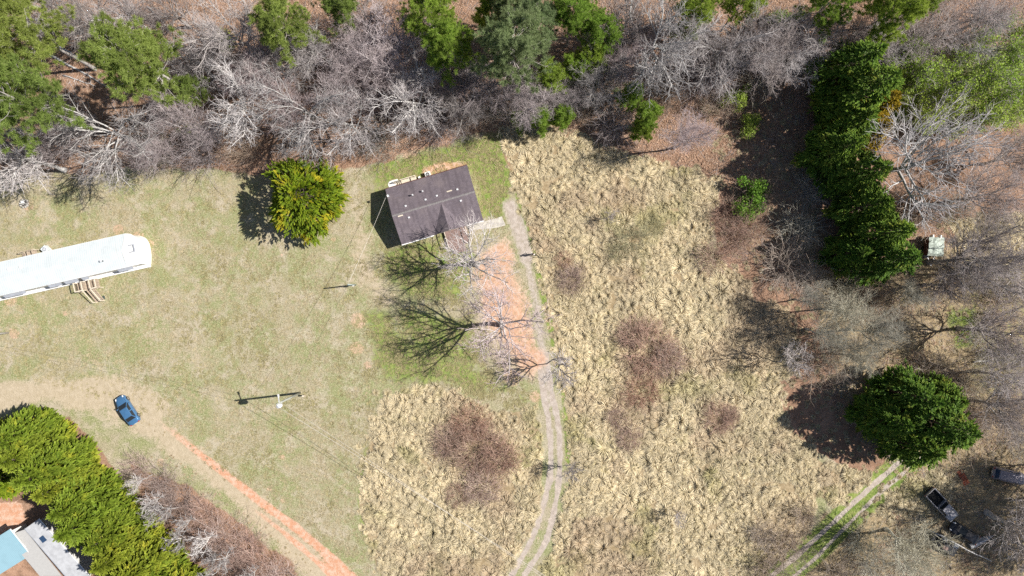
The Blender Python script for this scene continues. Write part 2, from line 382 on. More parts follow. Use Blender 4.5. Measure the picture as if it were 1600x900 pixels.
FIELD_B = [(598, 622), (660, 606), (720, 616), (770, 642), (832, 642), (846, 680), (846, 770), (828, 830), (795, 890), (785, 930), (612, 930), (582, 860), (562, 790), (575, 700)]
FIELD_C = [(1480, 345), (1620, 335), (1620, 420), (1560, 410), (1500, 375)]
FIELD_D = [(1400, 750), (1480, 735), (1500, 790), (1455, 800), (1400, 810), (1370, 800)]
WOOD = [(-2600, -2600), (4200, -2600), (4200, 3400), (1150, 3400), (1190, 915), (1262, 850), (1300, 800), (1360, 748), (1280, 715), (1230, 668), (1205, 600), (1250, 560), (1225, 478), (1175, 470), (1160, 432), (1112, 405), (1106, 350), (1125, 287), (1090, 266), (1030, 256), (970, 235), (900, 196), (800, 196), (760, 206), (700, 224), (620, 243), (560, 257), (470, 264), (400, 272), (330, 264), (230, 260), (140, 270), (60, 264), (0, 267), (-2600, 280)]

def ground_masks(X, Y):
    wob = (fbm(X, Y, 6.0, 4, 3.3) - 0.5) * 3.0; wob2 = (fbm(X, Y, 2.2, 3, 8.1) - 0.5) * 1.2; w = wob + wob2
    soft = lambda P, s=1.0, k=1.0: sstep(-s, s, poly_sd(X, Y, P) + w * k)
    stroke = lambda P, r, s=0.35: 1 - sstep(r - s, r + s, line_d(X, Y, P) + wob2 * 0.35)
    blob = lambda x, y, r: 1 - sstep(r * 0.5, r, np.hypot(X - W(x, y)[0], Y - W(x, y)[1]) + wob2 * 0.5)
    g = np.zeros_like(X); cl = g.copy(); li = g.copy(); fi = g.copy(); gr = g.copy(); sa = g.copy(); pg = g.copy()
    mx = np.maximum
    # green lawn near the house and down the middle
    for P, a in (([(588, 262), (640, 244), (700, 226), (775, 206), (792, 240), (806, 300), (795, 345), (757, 348), (732, 262), (602, 300), (585, 300)], 1.0),
                 ([(592, 385), (640, 378), (700, 365), (742, 400), (720, 470), (640, 470), (600, 425)], .95),
                 ([(556, 480), (605, 478), (650, 535), (720, 560), (800, 582), (842, 632), (765, 636), (700, 606), (600, 612), (572, 560)], .68),
                 ([(620, 480), (740, 480), (770, 560), (700, 575), (640, 540)], .7),
                 ([(945, 345), (1035, 340), (1035, 405), (960, 410)], .5)):
        g = mx(g, soft(P, 2.4, 1.6) * a)
    g = mx(g, stroke([(785, 232), (810, 300), (832, 380), (849, 460), (870, 550), (886, 640), (889, 720)], .55, .4) * .8)
    g = mx(g, stroke(spline([(600, 905), (575, 840), (562, 780), (572, 700)]), .5, .5) * .6)
    li = soft(WOOD, 0.9); li = mx(li, soft([(200, 716), (245, 738), (300, 762), (400, 832), (462, 900), (500, 1000), (330, 1000), (200, 745)], .9))
    li = mx(li, soft([(-60, 690), (20, 650), (110, 650), (330, 900), (360, 1000), (-60, 1000)], .6))
    li = mx(li, stroke([(788, 235), (812, 300), (838, 380), (858, 450), (880, 550), (893, 640)], .55, .5) * .62); li = mx(li, soft([(690, 205), (760, 196), (700, 232), (660, 240)], .8) * .7)
    for P in (FIELD_A, FIELD_B, FIELD_C, FIELD_D): fi = mx(fi, soft(P, .7, .4))
    fi = mx(fi, soft([(1260, 420), (1440, 380), (1700, 320), (1700, 960), (1190, 960), (1300, 800), (1400, 740), (1300, 600)], 2.0, 1.5) * .8); fi = mx(fi, soft([(1130, 290), (1260, 200), (1300, 420), (1180, 440)], 2.0, 1.5) * .5)
    g = mx(g, soft([(1300, 430), (1500, 400), (1600, 420), (1600, 640), (1300, 600)], 3.0, 2.5) * .46)
    # clay
    cl = mx(cl, soft([(762, 366), (800, 352), (820, 420), (838, 500), (846, 560), (838, 600), (800, 585), (770, 530), (740, 490), (728, 440), (745, 400)], 2.0, 1.5) * .6)
    cl = mx(cl, stroke(RUT_R, .62, .5) * np.where(np.arange(1) == 0, 1, 1) * sstep(-58, -40, X) * 1.0)
    cl = mx(cl, stroke(RUT_L, .40, .5) * sstep(-46, -28, X)); cl = mx(cl, stroke(RUT_C, .9, .6) * sstep(-30, -25, X))
    cl = mx(cl, soft([(-40, 785), (10, 778), (38, 785), (30, 822), (16, 828), (-40, 850)], .6))
    cl = mx(cl, soft([(655, 262), (690, 248), (735, 252), (730, 262), (660, 280)], .5, .3) * .6)
    for x, y, r in ((44, 322, .9), (22, 521, .9), (250, 723, .7), (214, 372, 1.3), (235, 380, .8), (185, 358, 1.0), (560, 500, 1.4), (557, 545, 1.3), (575, 570, .8), (441, 783, .6), (441, 714, .5), (565, 727, .6), (655, 772, .5), (420, 765, .6), (100, 490, .5), (15, 470, 1.1), (1065, 100, 1.2), (640, 236, 1.5), (690, 212, 1.6), (660, 225, 1.2), (800, 590, 1.5), (835, 620, .9), (440, 398, .4), (520, 375, .4)):
        cl = mx(cl, blob(x, y, r * 1.35) * .48)
    # driveway gravel, pale dry earth
    gr = mx(gr, stroke(DRIVE_L[:58], .36, .3)); gr = mx(gr, stroke(DRIVE_R[:58], .36, .3)); gr = mx(gr, stroke(DRIVE_C[76:], 1.3, .8) * .66)
    gr = mx(gr, stroke(DRIVE_C[:46], 1.25, .6) * .34); gr = mx(gr, stroke(DRIVE_C[46:], .8, .7) * .58)
    cl = mx(cl, stroke(DRIVE_C[:30], 1.5, .6) * .30)
    gr = mx(gr, stroke(PATH_L, .33, .3)); gr = mx(gr, stroke(PATH_R, .30, .3) * .85)
    gr = mx(gr, soft([(788, 310), (806, 318), (812, 350), (790, 352)], .5) * .8)
    for P, a in (([(1390, 100), (1470, 90), (1700, 40), (1700, 185), (1560, 195), (1490, 160), (1400, 185)], .8), ([(1475, 485), (1525, 475), (1530, 525), (1490, 565)], .8), ([(1500, 400), (1640, 380), (1640, 640), (1500, 640)], .42), ([(1400, 740), (1480, 735), (1440, 800), (1380, 810)], .5)): pg = mx(pg, soft(P, 2.2, 1.6) * a)
    pg = mx(pg, stroke([((a[0] + b[0]) / 2, (a[1] + b[1]) / 2) for a, b in zip(PATH_L, PATH_R)], 2.2, .8) * .9)
    for P, a in (([(-60, 588), (60, 592), (150, 582), (235, 602), (270, 655), (350, 728), (440, 802), (550, 900), (580, 960), (540, 960), (420, 845), (310, 745), (225, 690), (160, 652), (60, 632), (-60, 655)], .85),
                 ([(540, 300), (580, 320), (600, 420), (640, 470), (600, 500), (545, 440), (530, 370)], .6),
                 ([(1418, 470), (1450, 458), (1492, 530), (1482, 572), (1400, 568), (1425, 520)], 1.0),
                 ([(170, 480), (260, 470), (340, 540), (320, 600), (230, 590)], .42), ([(420, 300), (520, 330), (540, 420), (440, 430)], .36), ([(100, 300), (300, 300), (320, 360), (240, 380)], .36), ([(380, 640), (470, 680), (500, 760), (420, 740)], .34), ([(735, 370), (800, 352), (840, 500), (848, 600), (790, 600), (730, 500)], .75), ([(120, 250), (330, 268), (360, 300), (200, 300), (20, 290)], .35),
                 ([(1470, 745), (1620, 760), (1620, 870), (1540, 880), (1470, 860)], .35), ([(1040, 170), (1120, 160), (1135, 230), (1070, 250)], .3)):
        sa = mx(sa, soft(P, 2.0, 1.4) * a)
    return g, cl, li, fi, gr, sa, pg

def relief(X, Y):
    return (fbm(X, Y, 2.5, 3) - 0.5) * 0.06 + (fbm(X, Y, 0.7, 2, 4.4) - 0.5) * 0.03 - 0.02

def build_ground():
    xs = np.concatenate([[-2500, -900, -400, -200, -130, -100], np.arange(-88, 88.01, 0.32), [100, 130, 200, 400, 900, 2500]])
    ys = np.concatenate([[-2500, -900, -400, -200, -110, -70], np.arange(-52, 52.01, 0.32), [70, 110, 200, 400, 900, 2500]])
    X, Y = np.meshgrid(xs, ys); nx, ny = len(xs), len(ys)
    Z = relief(X, Y); masks = ground_masks(X, Y)
    g, cl, li, fi, gr, sa, pg = [m.ravel() for m in masks]
    m1 = np.stack([g, cl, li, fi], 1); m2 = np.stack([gr, sa, pg, np.zeros_like(g)], 1)
    V = np.stack([X.ravel(), Y.ravel(), Z.ravel()], 1)
    i, j = np.meshgrid(np.arange(nx - 1), np.arange(ny - 1)); a = (j * nx + i).ravel()
    F = np.stack([a, a + 1, a + nx + 1, a + nx], 1)
    cx, cy = V[F].mean(1)[:, 0], V[F].mean(1)[:, 1]
    which = np.zeros(len(F), int)
    which[line_d(cx, cy, DRIVE_C) < 1.5] = 1
    which[line_d(cx, cy, RUT_C) < 1.7] = 2
    which[line_d(cx, cy, [((p[0] + q[0]) / 2, (p[1] + q[1]) / 2) for p, q in zip(PATH_L, PATH_R)]) < 1.5] = 3
    which[(which == 0) & (poly_sd(cx, cy, WOOD) > 0)] = 4
    for k, nm in enumerate(('ground', 'gravel_driveway', 'dirt_track', 'grass_path', 'woodland_floor')):
        f = F[which == k]; u, inv = np.unique(f, return_inverse=True)
        me = make_mesh(nm, V[u], [inv.reshape(f.shape)], M['ground'], True, {'m1': m1[u], 'm2': m2[u]})
        tag(obj(nm, me), kind='structure')
build_ground()

# ------------------------------------------------------------------ plant builders (numpy, merged into a few shared meshes)
def nrm(a): return a / np.maximum(np.linalg.norm(a, axis=-1, keepdims=True), 1e-9)

def tubes(P, Rr, sides=3):
    """P (n,s,3), Rr (n,s) -> vertices, quads"""
    n, s, _ = P.shape
    T = np.gradient(P, axis=1); T = nrm(T)
    ref = np.where(np.abs(T[..., 2:3]) > 0.9, np.array([1.0, 0, 0]), np.array([0, 0, 1.0]))
    U = nrm(np.cross(T, ref)); Vv = np.cross(T, U)
    th = np.arange(sides) * 2 * np.pi / sides
    ring = P[:, :, None, :] + Rr[:, :, None, None] * (np.cos(th)[None, None, :, None] * U[:, :, None, :] + np.sin(th)[None, None, :, None] * Vv[:, :, None, :])
    Vt = ring.reshape(-1, 3)
    b = (np.arange(n)[:, None, None] * s + np.arange(s - 1)[None, :, None]) * sides
    k = np.arange(sides)[None, None, :]; k2 = (k + 1) % sides
    F = np.stack([b + k, b + k2, b + sides + k2, b + sides + k], -1).reshape(-1, 4)
    return Vt, F

def spawn(P, Rr, k, t0, t1, ang, length, nseg, rng, wander=0.12, up=0.0, bias=(0, 0, 0), rmin=0.006, rfac=0.6, jit=0.25):
    """k children on every parent polyline"""
    n, s, _ = P.shape
    t = (t0 + (t1 - t0) * (np.arange(k)[None, :] + rng.random((n, k))) / k)
    f = t * (s - 1); i = np.minimum(f.astype(int), s - 2); fr = (f - i)[..., None]
    a = np.take_along_axis(P, i[..., None].repeat(3, -1), 1); b = np.take_along_axis(P, (i + 1)[..., None].repeat(3, -1), 1)
    base = (a * (1 - fr) + b * fr).reshape(-1, 3); T = nrm((b - a).reshape(-1, 3))
    r0 = np.take_along_axis(Rr, i, 1).reshape(-1)
    ref = np.where(np.abs(T[:, 2:3]) > 0.9, np.array([1.0, 0, 0]), np.array([0, 0, 1.0]))
    U = nrm(np.cross(T, ref)); Vv = np.cross(T, U)
    az = (np.arange(n * k) * 2.39996 + rng.random(n * k) * 1.4)[:, None]
    an = np.radians(ang * (1 + jit * rng.standard_normal(n * k)))[:, None]
    d = np.cos(an) * T + np.sin(an) * (np.cos(az) * U + np.sin(az) * Vv)
    L = np.asarray(length(t)).reshape(-1) * (0.7 + 0.6 * rng.random(n * k))
    pts = [base]; d = nrm(d + np.array(bias) * 0.6)
    for q in range(nseg):
        d = nrm(d + wander * rng.standard_normal(d.shape) + np.array([0, 0, up]) + np.array(bias) * 0.15)
        pts.append(pts[-1] + d * (L / nseg)[:, None])
    C = np.stack(pts, 1)
    rb = np.maximum(r0 * rfac, rmin * 1.3); tt = np.linspace(0, 1, nseg + 1)[None]
    return C, rb[:, None] * (1 - tt) + rmin * tt

def merge(parts):
    """parts: list of (V, F, lev[, hue]) -> V, F list, attrs"""
    V, F3, F4, L, Hh, off = [], [], [], [], [], 0
    for p in parts:
        v, f, lev = p[:3]; V.append(v); (F3 if f.shape[1] == 3 else F4).append(f + off); off += len(v)
        L.append(np.full(len(v), lev) if np.isscalar(lev) else lev); h = p[3] if len(p) > 3 else 0.0
        Hh.append(np.full(len(v), h) if np.isscalar(h) else h)
    F = [np.concatenate(x) for x in (F3, F4) if x]
    return np.concatenate(V), F, {'lev': np.concatenate(L), 'hue': np.concatenate(Hh)}

class Var:
    """a shared plant: list of (part name, mesh, material key) with its crown centre height and radius"""
    def __init__(s, parts, zc, r): s.parts = parts; s.zc = zc; s.r = r

def bare_tree(seed, H=15.0, fork=0.36, k1=8, k2=8, k3=6, k4=4, ang1=42, spread=0.52, bias=(0, 0, 0), thick=0.22, up1=0.10, name='t', twig=0.0085, leaves=0, lsize=0.16, leafmat=None, lean=(0, 0), lw=1.0):
    rng = np.random.default_rng(seed)
    s0 = 9; tz = np.linspace(0, 1, s0); th = H * (fork + 0.30)
    tr = np.stack([np.cumsum(rng.standard_normal(s0)) * 0.10 + lean[0] * tz ** 1.5, np.cumsum(rng.standard_normal(s0)) * 0.10 + lean[1] * tz ** 1.5, tz * th - 0.25], 1)
    tr[:2, :2] *= 0.2
    P0 = tr[None]; R0 = (thick * (1 - 0.72 * tz) + thick * 0.5 * np.exp(-tz * 14))[None]
    t_lo = fork / (fork + 0.30)
    P1, R1 = spawn(P0, R0, k1, t_lo, 1.0, ang1, lambda t: H * spread * (1.15 - 0.35 * t), 8, rng, 0.10, up1, bias, 0.038 * lw, 0.66, 0.22)
    P2, R2 = spawn(P1, R1, k2, 0.22, 1.0, 40, lambda t: H * spread * 0.46 * (1.25 - 0.6 * t), 6, rng, 0.13, 0.05, tuple(b * .5 for b in bias), 0.021 * lw, 0.66)
    P3, R3 = spawn(P2, R2, k3, 0.18, 1.0, 42, lambda t: H * spread * 0.20 * (1.2 - 0.5 * t), 4, rng, 0.16, 0.05, (0, 0, 0), 0.012 * lw, 0.66)
    P4, R4 = spawn(P3, R3, k4, 0.2, 1.0, 42, lambda t: H * spread * 0.095 * (1.2 - 0.4 * t), 2, rng, 0.2, 0.05, (0, 0, 0), twig, 0.7)
    trunk = [(*tubes(P0, R0, 9), 0.0), (*tubes(P1, R1, 6), 0.15)]
    crown = [(*tubes(P2, R2, 4), 0.35), (*tubes(P3, R3, 3), 0.7), (*tubes(P4, R4, 3), 1.0)]
    V, F, A = merge(trunk); tm = make_mesh(name + '_trunk', V, F, None, True, A)
    V, F, A = merge(crown); cm = make_mesh(name + '_crown', V, F, None, True, A)
    parts = [('trunk', tm, None), ('crown', cm, None)]
    zc = float(np.median(V[:, 2])); c = V[:, :2].mean(0); r = float(np.percentile(np.hypot(V[:, 0] - c[0], V[:, 1] - c[1]), 88))
    if leaves:
        tips = P4[:, -1]; sel = rng.integers(0, len(tips), leaves)
        q = tips[sel] + rng.standard_normal((leaves, 3)) * 0.16
        V, F, A = leaf_cloud(q, lsize, rng); parts.append(('foliage', make_mesh(name + '_leaves', V, F, None, False, A), leafmat))
    v = Var(parts, zc, r); v.c = c; return v

def leaf_cloud(q, size, rng):
    n = len(q); a = nrm(rng.standard_normal((n, 3)) * np.array([1, 1, 0.6])); b = nrm(np.cross(a, rng.standard_normal((n, 3))))
    s = (size * (0.6 + 0.8 * rng.random(n)))[:, None]
    V = np.stack([q - a * s * .5, q + b * s * .32, q + a * s * .5, q - b * s * .32], 1).reshape(-1, 3)
    F = np.arange(n * 4).reshape(n, 4)
    h = np.repeat(rng.random(n), 4); lv = np.repeat(0.25 + 0.75 * rng.random(n), 4)
    return V, [F], {'lev': lv, 'hue': h}

def plume_template(seed, nl=40, L=1.0, flat=0.45):
    rng = np.random.default_rng(seed); V = []; lev = []
    t = (np.arange(nl) + rng.random(nl)) / nl
    roll = rng.random(nl) * 2 * np.pi; an = np.radians(38 + 14 * rng.random(nl)) * (1 - 0.55 * t)
    d = np.stack([np.cos(an), np.sin(an) * np.cos(roll), np.sin(an) * np.sin(roll) * flat], 1)
    ln = (0.40 * (1 - 0.55 * t) * (0.8 + 0.4 * rng.random(nl)))[:, None] * L
    base = np.stack([t * L * 0.85, np.zeros(nl), -0.10 * L * t * t], 1)
    side = nrm(np.cross(d, nrm(rng.standard_normal((nl, 3)) * np.array([.3, .7, .5]) + np.array([0, 0, 1.1])))) * ln * 0.21
    Vt = np.stack([base, base + d * ln * .5 + side, base + d * ln, base + d * ln * .5 - side], 1).reshape(-1, 3)
    lv = np.stack([0.05 + 0.6 * t, 0.25 + 0.6 * t, 0.4 + 0.6 * t, 0.25 + 0.6 * t], 1).reshape(-1)
    return Vt, np.arange(nl * 4).reshape(nl, 4), np.clip(lv, 0, 1)

def place_templates(tmpls, pos, dirs, scale, rng, hue=None):
    n = len(pos); d = nrm(dirs); ref = np.where(np.abs(d[:, 2:3]) > 0.92, np.array([1.0, 0, 0]), np.array([0, 0, 1.0]))
    Y = nrm(np.cross(ref, d)); Z = np.cross(d, Y)
    ro = rng.standard_normal(n)[:, None] * 0.5; Y2 = np.cos(ro) * Y + np.sin(ro) * Z; Z2 = np.cross(d, Y2)
    Rm = np.stack([d, Y2, Z2], -1) * scale[:, None, None]
    which = rng.integers(0, len(tmpls), n); parts = []; hue = rng.random(n) if hue is None else hue
    for k, (tv, tf, tl) in enumerate(tmpls):
        ix = np.where(which == k)[0]
        if not len(ix): continue
        v = np.einsum('nij,mj->nmi', Rm[ix], tv) + pos[ix][:, None, :]
        f = tf[None] + (np.arange(len(ix)) * len(tv))[:, None, None]
        parts.append((v.reshape(-1, 3), f.reshape(-1, tf.shape[1]), np.tile(tl, len(ix)), np.repeat(hue[ix], len(tv))))
    return parts

PLUMES = [plume_template(s) for s in range(40, 45)]
def cypress(seed, H, Rm, n, plume=1.25, shape='cone', name='cypress', tilt=0.55, lobes=0.14, mat='cypress_dark', inner=0.25, boughs=0, bw=(.035, .2)):
    rng = np.random.default_rng(seed)
    u = rng.random(n * 3); prof = {'cone': lambda u: np.clip(1 - u, 0, 1) ** 0.72 * sstep(-0.10, 0.14, u),
                                   'round': lambda u: np.sqrt(np.clip(1 - ((u - 0.30) / 0.70) ** 2, 0, 1)) * np.where(u < .3, 0.82 + 0.6 * u, 1.0),
                                   'egg': lambda u: np.clip(1 - u ** 2.1, 0, 1) ** 0.75 * sstep(-0.12, 0.2, u)}[shape]
    uu = np.linspace(0, 1, 400); pr = prof(uu) * Rm; wgt = (pr + .12) * np.sqrt(1 + np.minimum(np.gradient(pr, uu * H), 3) ** 2)
    cdf = np.cumsum(wgt) / wgt.sum(); u = np.interp(rng.random(n), cdf, uu); m = n
    az = rng.random(m) * 2 * np.pi; ph = rng.random(4) * 6.28; bf = 1.0
    if boughs:                                                          # sprays gathered into separate boughs with dark gaps between
        ub = np.interp((np.arange(boughs) + rng.random(boughs)) / boughs, cdf, uu); ab = (np.arange(boughs) * 2.39996 + rng.random(boughs) * .9) % 6.2832; fb = .80 + .34 * rng.random(boughs)
        k = rng.integers(0, boughs, m); u = np.clip(ub[k] + rng.standard_normal(m) * bw[0], 0, .995); az = ab[k] + rng.standard_normal(m) * bw[1] / np.maximum(prof(u), .15) * .55; bf = fb[k]
    lob = 1 + lobes * (np.sin(3 * az + ph[0] + u * 3) * .5 + np.sin(5 * az + ph[1] - 4 * u) * .4 + (vnoise(az * 3.0, u * 9 + seed) - .5) * 1.2)
    depth = np.where(rng.random(m) < inner, 0.45 + 0.35 * rng.random(m), 0.86 + 0.16 * rng.random(m))
    sc = plume * (0.65 + 0.6 * rng.random(m)) * (1 - 0.35 * u)
    rr = np.maximum(prof(u) * Rm * lob * depth * bf - sc * 0.75, 0.02); z = 0.25 + u * (H - 0.9)
    el = tilt + 0.8 * u ** 4 + 0.22 * rng.standard_normal(m)
    azd = az + 0.35 * rng.standard_normal(m)
    pos = np.stack([rr * np.cos(az), rr * np.sin(az), z], 1); d = np.stack([np.cos(azd) * np.cos(el), np.sin(azd) * np.cos(el), np.sin(el)], 1)
    V, F, A = merge(place_templates(PLUMES, pos, d, sc, rng, (rng.random(m) * .5 + (np.random.default_rng(seed + 9).random(boughs)[k] if boughs else rng.random(m)) * .5)))
    crown = make_mesh(name + '_crown', V, F, None, False, A)
    tz = np.linspace(0, 1, 6); P = np.stack([0 * tz, 0 * tz, tz * H * .9 - .2], 1)[None]; Rr = (0.03 * H * (1 - .95 * tz) * 0.55 + .02)[None]
    rngb = np.random.default_rng(seed + 1)
    P1, R1 = spawn(P, Rr, 46, .06, .97, 62, lambda t: Rm * .8 * prof(t * .9), 4, rngb, .06, .12, (0, 0, 0), .01, .35)
    V2, F2, A2 = merge([(*tubes(P, Rr, 8), 0.0), (*tubes(P1, R1, 4), 0.4)])
    trunk = make_mesh(name + '_trunk', V2, F2, None, True, A2)
    v = Var([('trunk', trunk, 'bark_brown'), ('crown', crown, mat)], H * .5, Rm); v.c = np.zeros(2); return v

def needle_clump(seed, n=56, L=0.46, w=0.05):
    rng = np.random.default_rng(seed); d = nrm(rng.standard_normal((n, 3)) + np.array([0.9, 0, 0.35])); o = rng.standard_normal((n, 3)) * 0.07
    s = nrm(np.cross(d, rng.standard_normal((n, 3)))) * w * .5; ln = (L * (0.7 + .5 * rng.random(n)))[:, None]
    V = np.stack([o - s, o + s, o + d * ln], 1).reshape(-1, 3)
    lv = np.stack([np.full(n, .15), np.full(n, .15), .55 + .45 * rng.random(n)], 1).reshape(-1)
    return V, np.arange(n * 3).reshape(n, 3), lv
CLUMPS = [needle_clump(s) for s in range(60, 64)]

def pine(seed, H=17.0, Rm=4.0, nb=34, name='pine', mat='pine', low=0.5):
    rng = np.random.default_rng(seed); tz = np.linspace(0, 1, 9)
    P0 = np.stack([np.cumsum(rng.standard_normal(9)) * .08, np.cumsum(rng.standard_normal(9)) * .08, tz * H - .2], 1)[None]; R0 = (0.21 * (1 - .88 * tz) + .06 * np.exp(-tz * 12))[None]
    P1, R1 = spawn(P0, R0, nb, low, 0.985, 66, lambda t: Rm * np.sqrt(np.clip((1.02 - t) / (1.02 - low), 0.02, 1)) * 1.05, 6, rng, .10, .10, (0, 0, 0), .018, .4, .18)
    P2, R2 = spawn(P1, R1, 7, .30, 1.0, 44, lambda t: Rm * .34 * (1.2 - .5 * t), 4, rng, .15, .10, (0, 0, 0), .012, .6)
    P3, R3 = spawn(P2, R2, 3, .35, 1.0, 45, lambda t: 0.5 + 0 * t, 2, rng, .2, .12, (0, 0, 0), .009, .6)
    V, F, A = merge([(*tubes(P0, R0, 8), 0.0), (*tubes(P1, R1, 5), .2), (*tubes(P2, R2, 3), .6)])
    trunk = make_mesh(name + '_trunk', V, F, None, True, A)
    pos = np.concatenate([P3[:, -1], P2[:, -1], P2[:, 2]]); dr = np.concatenate([P3[:, -1] - P3[:, 0], P2[:, -1] - P2[:, -2], P2[:, 2] - P2[:, 1]])
    kp = rng.random(len(pos)) < .80; pos, dr = pos[kp], dr[kp]
    V, F, A = merge(place_templates(CLUMPS, pos, dr, 0.62 + .5 * rng.random(len(pos)), rng, vnoise(pos[:, 0] * .9 + 31, pos[:, 1] * .9 + pos[:, 2] * .5)))
    crown = make_mesh(name + '_crown', V, F, None, False, A)
    v = Var([('trunk', trunk, 'bark_grey'), ('crown', crown, mat)], H * (low + 1) / 2 * 1.02, Rm * .92); v.c = np.zeros(2); return v

def thicket(seed, n=420, Rm=2.6, H=1.4, arch=0.5, name='thicket', rad=0.012, side=3, spread=0.75):
    """many thin canes from the ground, arching over, with side shoots"""
    rng = np.random.default_rng(seed); a = rng.random(n) * 6.283; r = Rm * spread * np.sqrt(rng.random(n)) * (0.45 + 1.1 * vnoise(a * 1.9, a * 0 + seed))
    base = np.stack([r * np.cos(a), r * np.sin(a), np.full(n, -.06)], 1); az = a + rng.standard_normal(n) * 1.3
    d = np.stack([np.cos(az) * .45, np.sin(az) * .45, np.ones(n)], 1); L = H * (0.7 + .8 * rng.random(n)) * (1.15 - .5 * r / Rm); pts = [base]; d = nrm(d)
    for q in range(5):
        d = nrm(d + .16 * rng.standard_normal(d.shape) + np.array([0, 0, -arch * .26 * (q + .5)])); pts.append(pts[-1] + d * (L / 4.2)[:, None])
    P = np.stack(pts, 1); P[..., 2] = np.maximum(P[..., 2], -.06 + 0.02 * np.arange(6)); Rr = np.linspace(rad * 1.5, rad * .6, 6)[None].repeat(n, 0)
    Rr = Rr * (.6 + 1.3 * rng.random(n) ** 2)[:, None]
    P2, R2 = spawn(P, Rr, side, .3, 1.0, 45, lambda t: H * .42 + 0 * t, 2, rng, .2, .0, (0, 0, 0), rad * .6, .7)
    lv = rng.random(n) ** .7; V, F, A = merge([(*tubes(P, Rr, 3), np.repeat(lv, 18)), (*tubes(P2, R2, 3), np.repeat(.4 + .6 * rng.random(n * side), 9))]); V[:, 2] = np.maximum(V[:, 2], -.08)
    me = make_mesh(name, V, F, None, True, A)
    v = Var([('stems', me, None)], H * .5, Rm); v.c = np.zeros(2); return v

def leafy_shrub(seed, Rm=1.6, H=2.4, n=2600, size=.17, name='shrub'):
    rng = np.random.default_rng(seed)
    v = thicket(seed, 60, Rm * .8, H * .8, .25, name + '_stems', .015, 3, .35)
    lob = [(rng.standard_normal(3) * np.array([Rm * .42, Rm * .42, H * .16]) + np.array([0, 0, H * .52]), .45 + .4 * rng.random()) for _ in range(11)]
    q = []
    for c, s in lob:
        m = n // 11; dd = nrm(rng.standard_normal((m, 3))) * (rng.random((m, 1)) ** .4) * np.array([Rm, Rm, H * .62]) * s * .75; q.append(c + dd)
    q = np.concatenate(q); q[:, 2] = np.abs(q[:, 2])
    V, F, A = leaf_cloud(q, size, rng)
    v.parts = [('stems', v.parts[0][1], 'bark_brown'), ('foliage', make_mesh(name + '_leaves', V, F, None, False, A), 'shrub_green')]
    v.zc = H * .5; v.r = Rm; return v

COUNT = {}
ORD = 'first second third fourth fifth sixth seventh eighth ninth tenth eleventh twelfth thirteenth'.split()
MARKS = [(1461, 385, 'the tarp covered camper'), (1475, 795, 'the grey pickup'), (1577, 744, 'the old grey van'), (1400, 640, 'the great dark cypress clump'), (1450, 520, 'the pale earth path'), (1300, 840, 'the grassy path'), (1468, 250, 'the silvery bare tree'), (1300, 170, 'the wood end of the cypress row'), (1340, 400, 'the camper end of the cypress row'),
         (1178, 305, 'the green bush'), (1080, 210, 'the hazy pinkish tree'), (1035, 75, 'the great white-limbed tree'), (1008, 190, 'the young pine at the field corner'), (1150, 150, 'the lit green bush'), (860, 185, 'the young pines at the dry grass'), (671, 176, 'the metal drum'), (680, 270, 'the shingled house'), (490, 300, 'the golden-green conifer'), (212, 100, 'the lone pine'), (300, 210, 'the dark green bush of the lawn edge'), (38, 318, 'the fire pit'), (705, 72, 'the pine nearest the house'), (1510, 600, 'the straw coloured opening'), (1590, 520, 'the grey tree by the pale path'), (1250, 560, 'the corner of the dry grass')]
USED = {}
def beside(what, px, py, r):
    m = sorted(MARKS, key=lambda q: math.hypot(q[0] - px, q[1] - py)); size = 'large' if r > 35 else 'small' if r < 30 else 'mid-sized'
    for q in m[:4]:
        lab = '%s %s beside %s' % (size, what, q[2])
        if lab not in USED: USED[lab] = 1; return lab
    return '%s %s beside %s' % (size, what, m[0][2])
def plant(var, px, py, rpx=None, name='tree', label='', cat='tree', group=None, bark=None, leaf=None, rot=None, scale=None, base=False, zs=1.0, z0=0.0):
    """stand a copy of a shared plant where its crown centre (or, base=True, its foot) shows at pixel px, py"""
    COUNT[name] = COUNT.get(name, 0) + 1
    rs = random.Random(px * 7919 + py * 31)
    if scale is None: scale = rpx / PXM / var.r; scale *= 1 - var.zc * scale * zs / CAM_H
    rot = rs.uniform(0, 6.283) if rot is None else rot
    zc = 0 if base else var.zc * scale * zs
    x, y = W(px, py, zc)
    if not base:
        cx, cy = var.c[0] * scale, var.c[1] * scale; x -= math.cos(rot) * cx - math.sin(rot) * cy; y -= math.sin(rot) * cx + math.cos(rot) * cy
    e = empty(name, (x, y, z0), rot, label, cat, group, (scale, scale, scale * zs))
    for pn, me, mk in var.parts:
        o = obj(pn, me, e); mk = (leaf or mk) if pn in ('foliage',) or (pn == 'crown' and mk) else (bark or mk or 'bark_grey') if mk is None else mk
        if not me.materials: me.materials.append(M[mk])
        o.material_slots[0].link = 'OBJECT'; o.material_slots[0].material = M[mk]
    return e

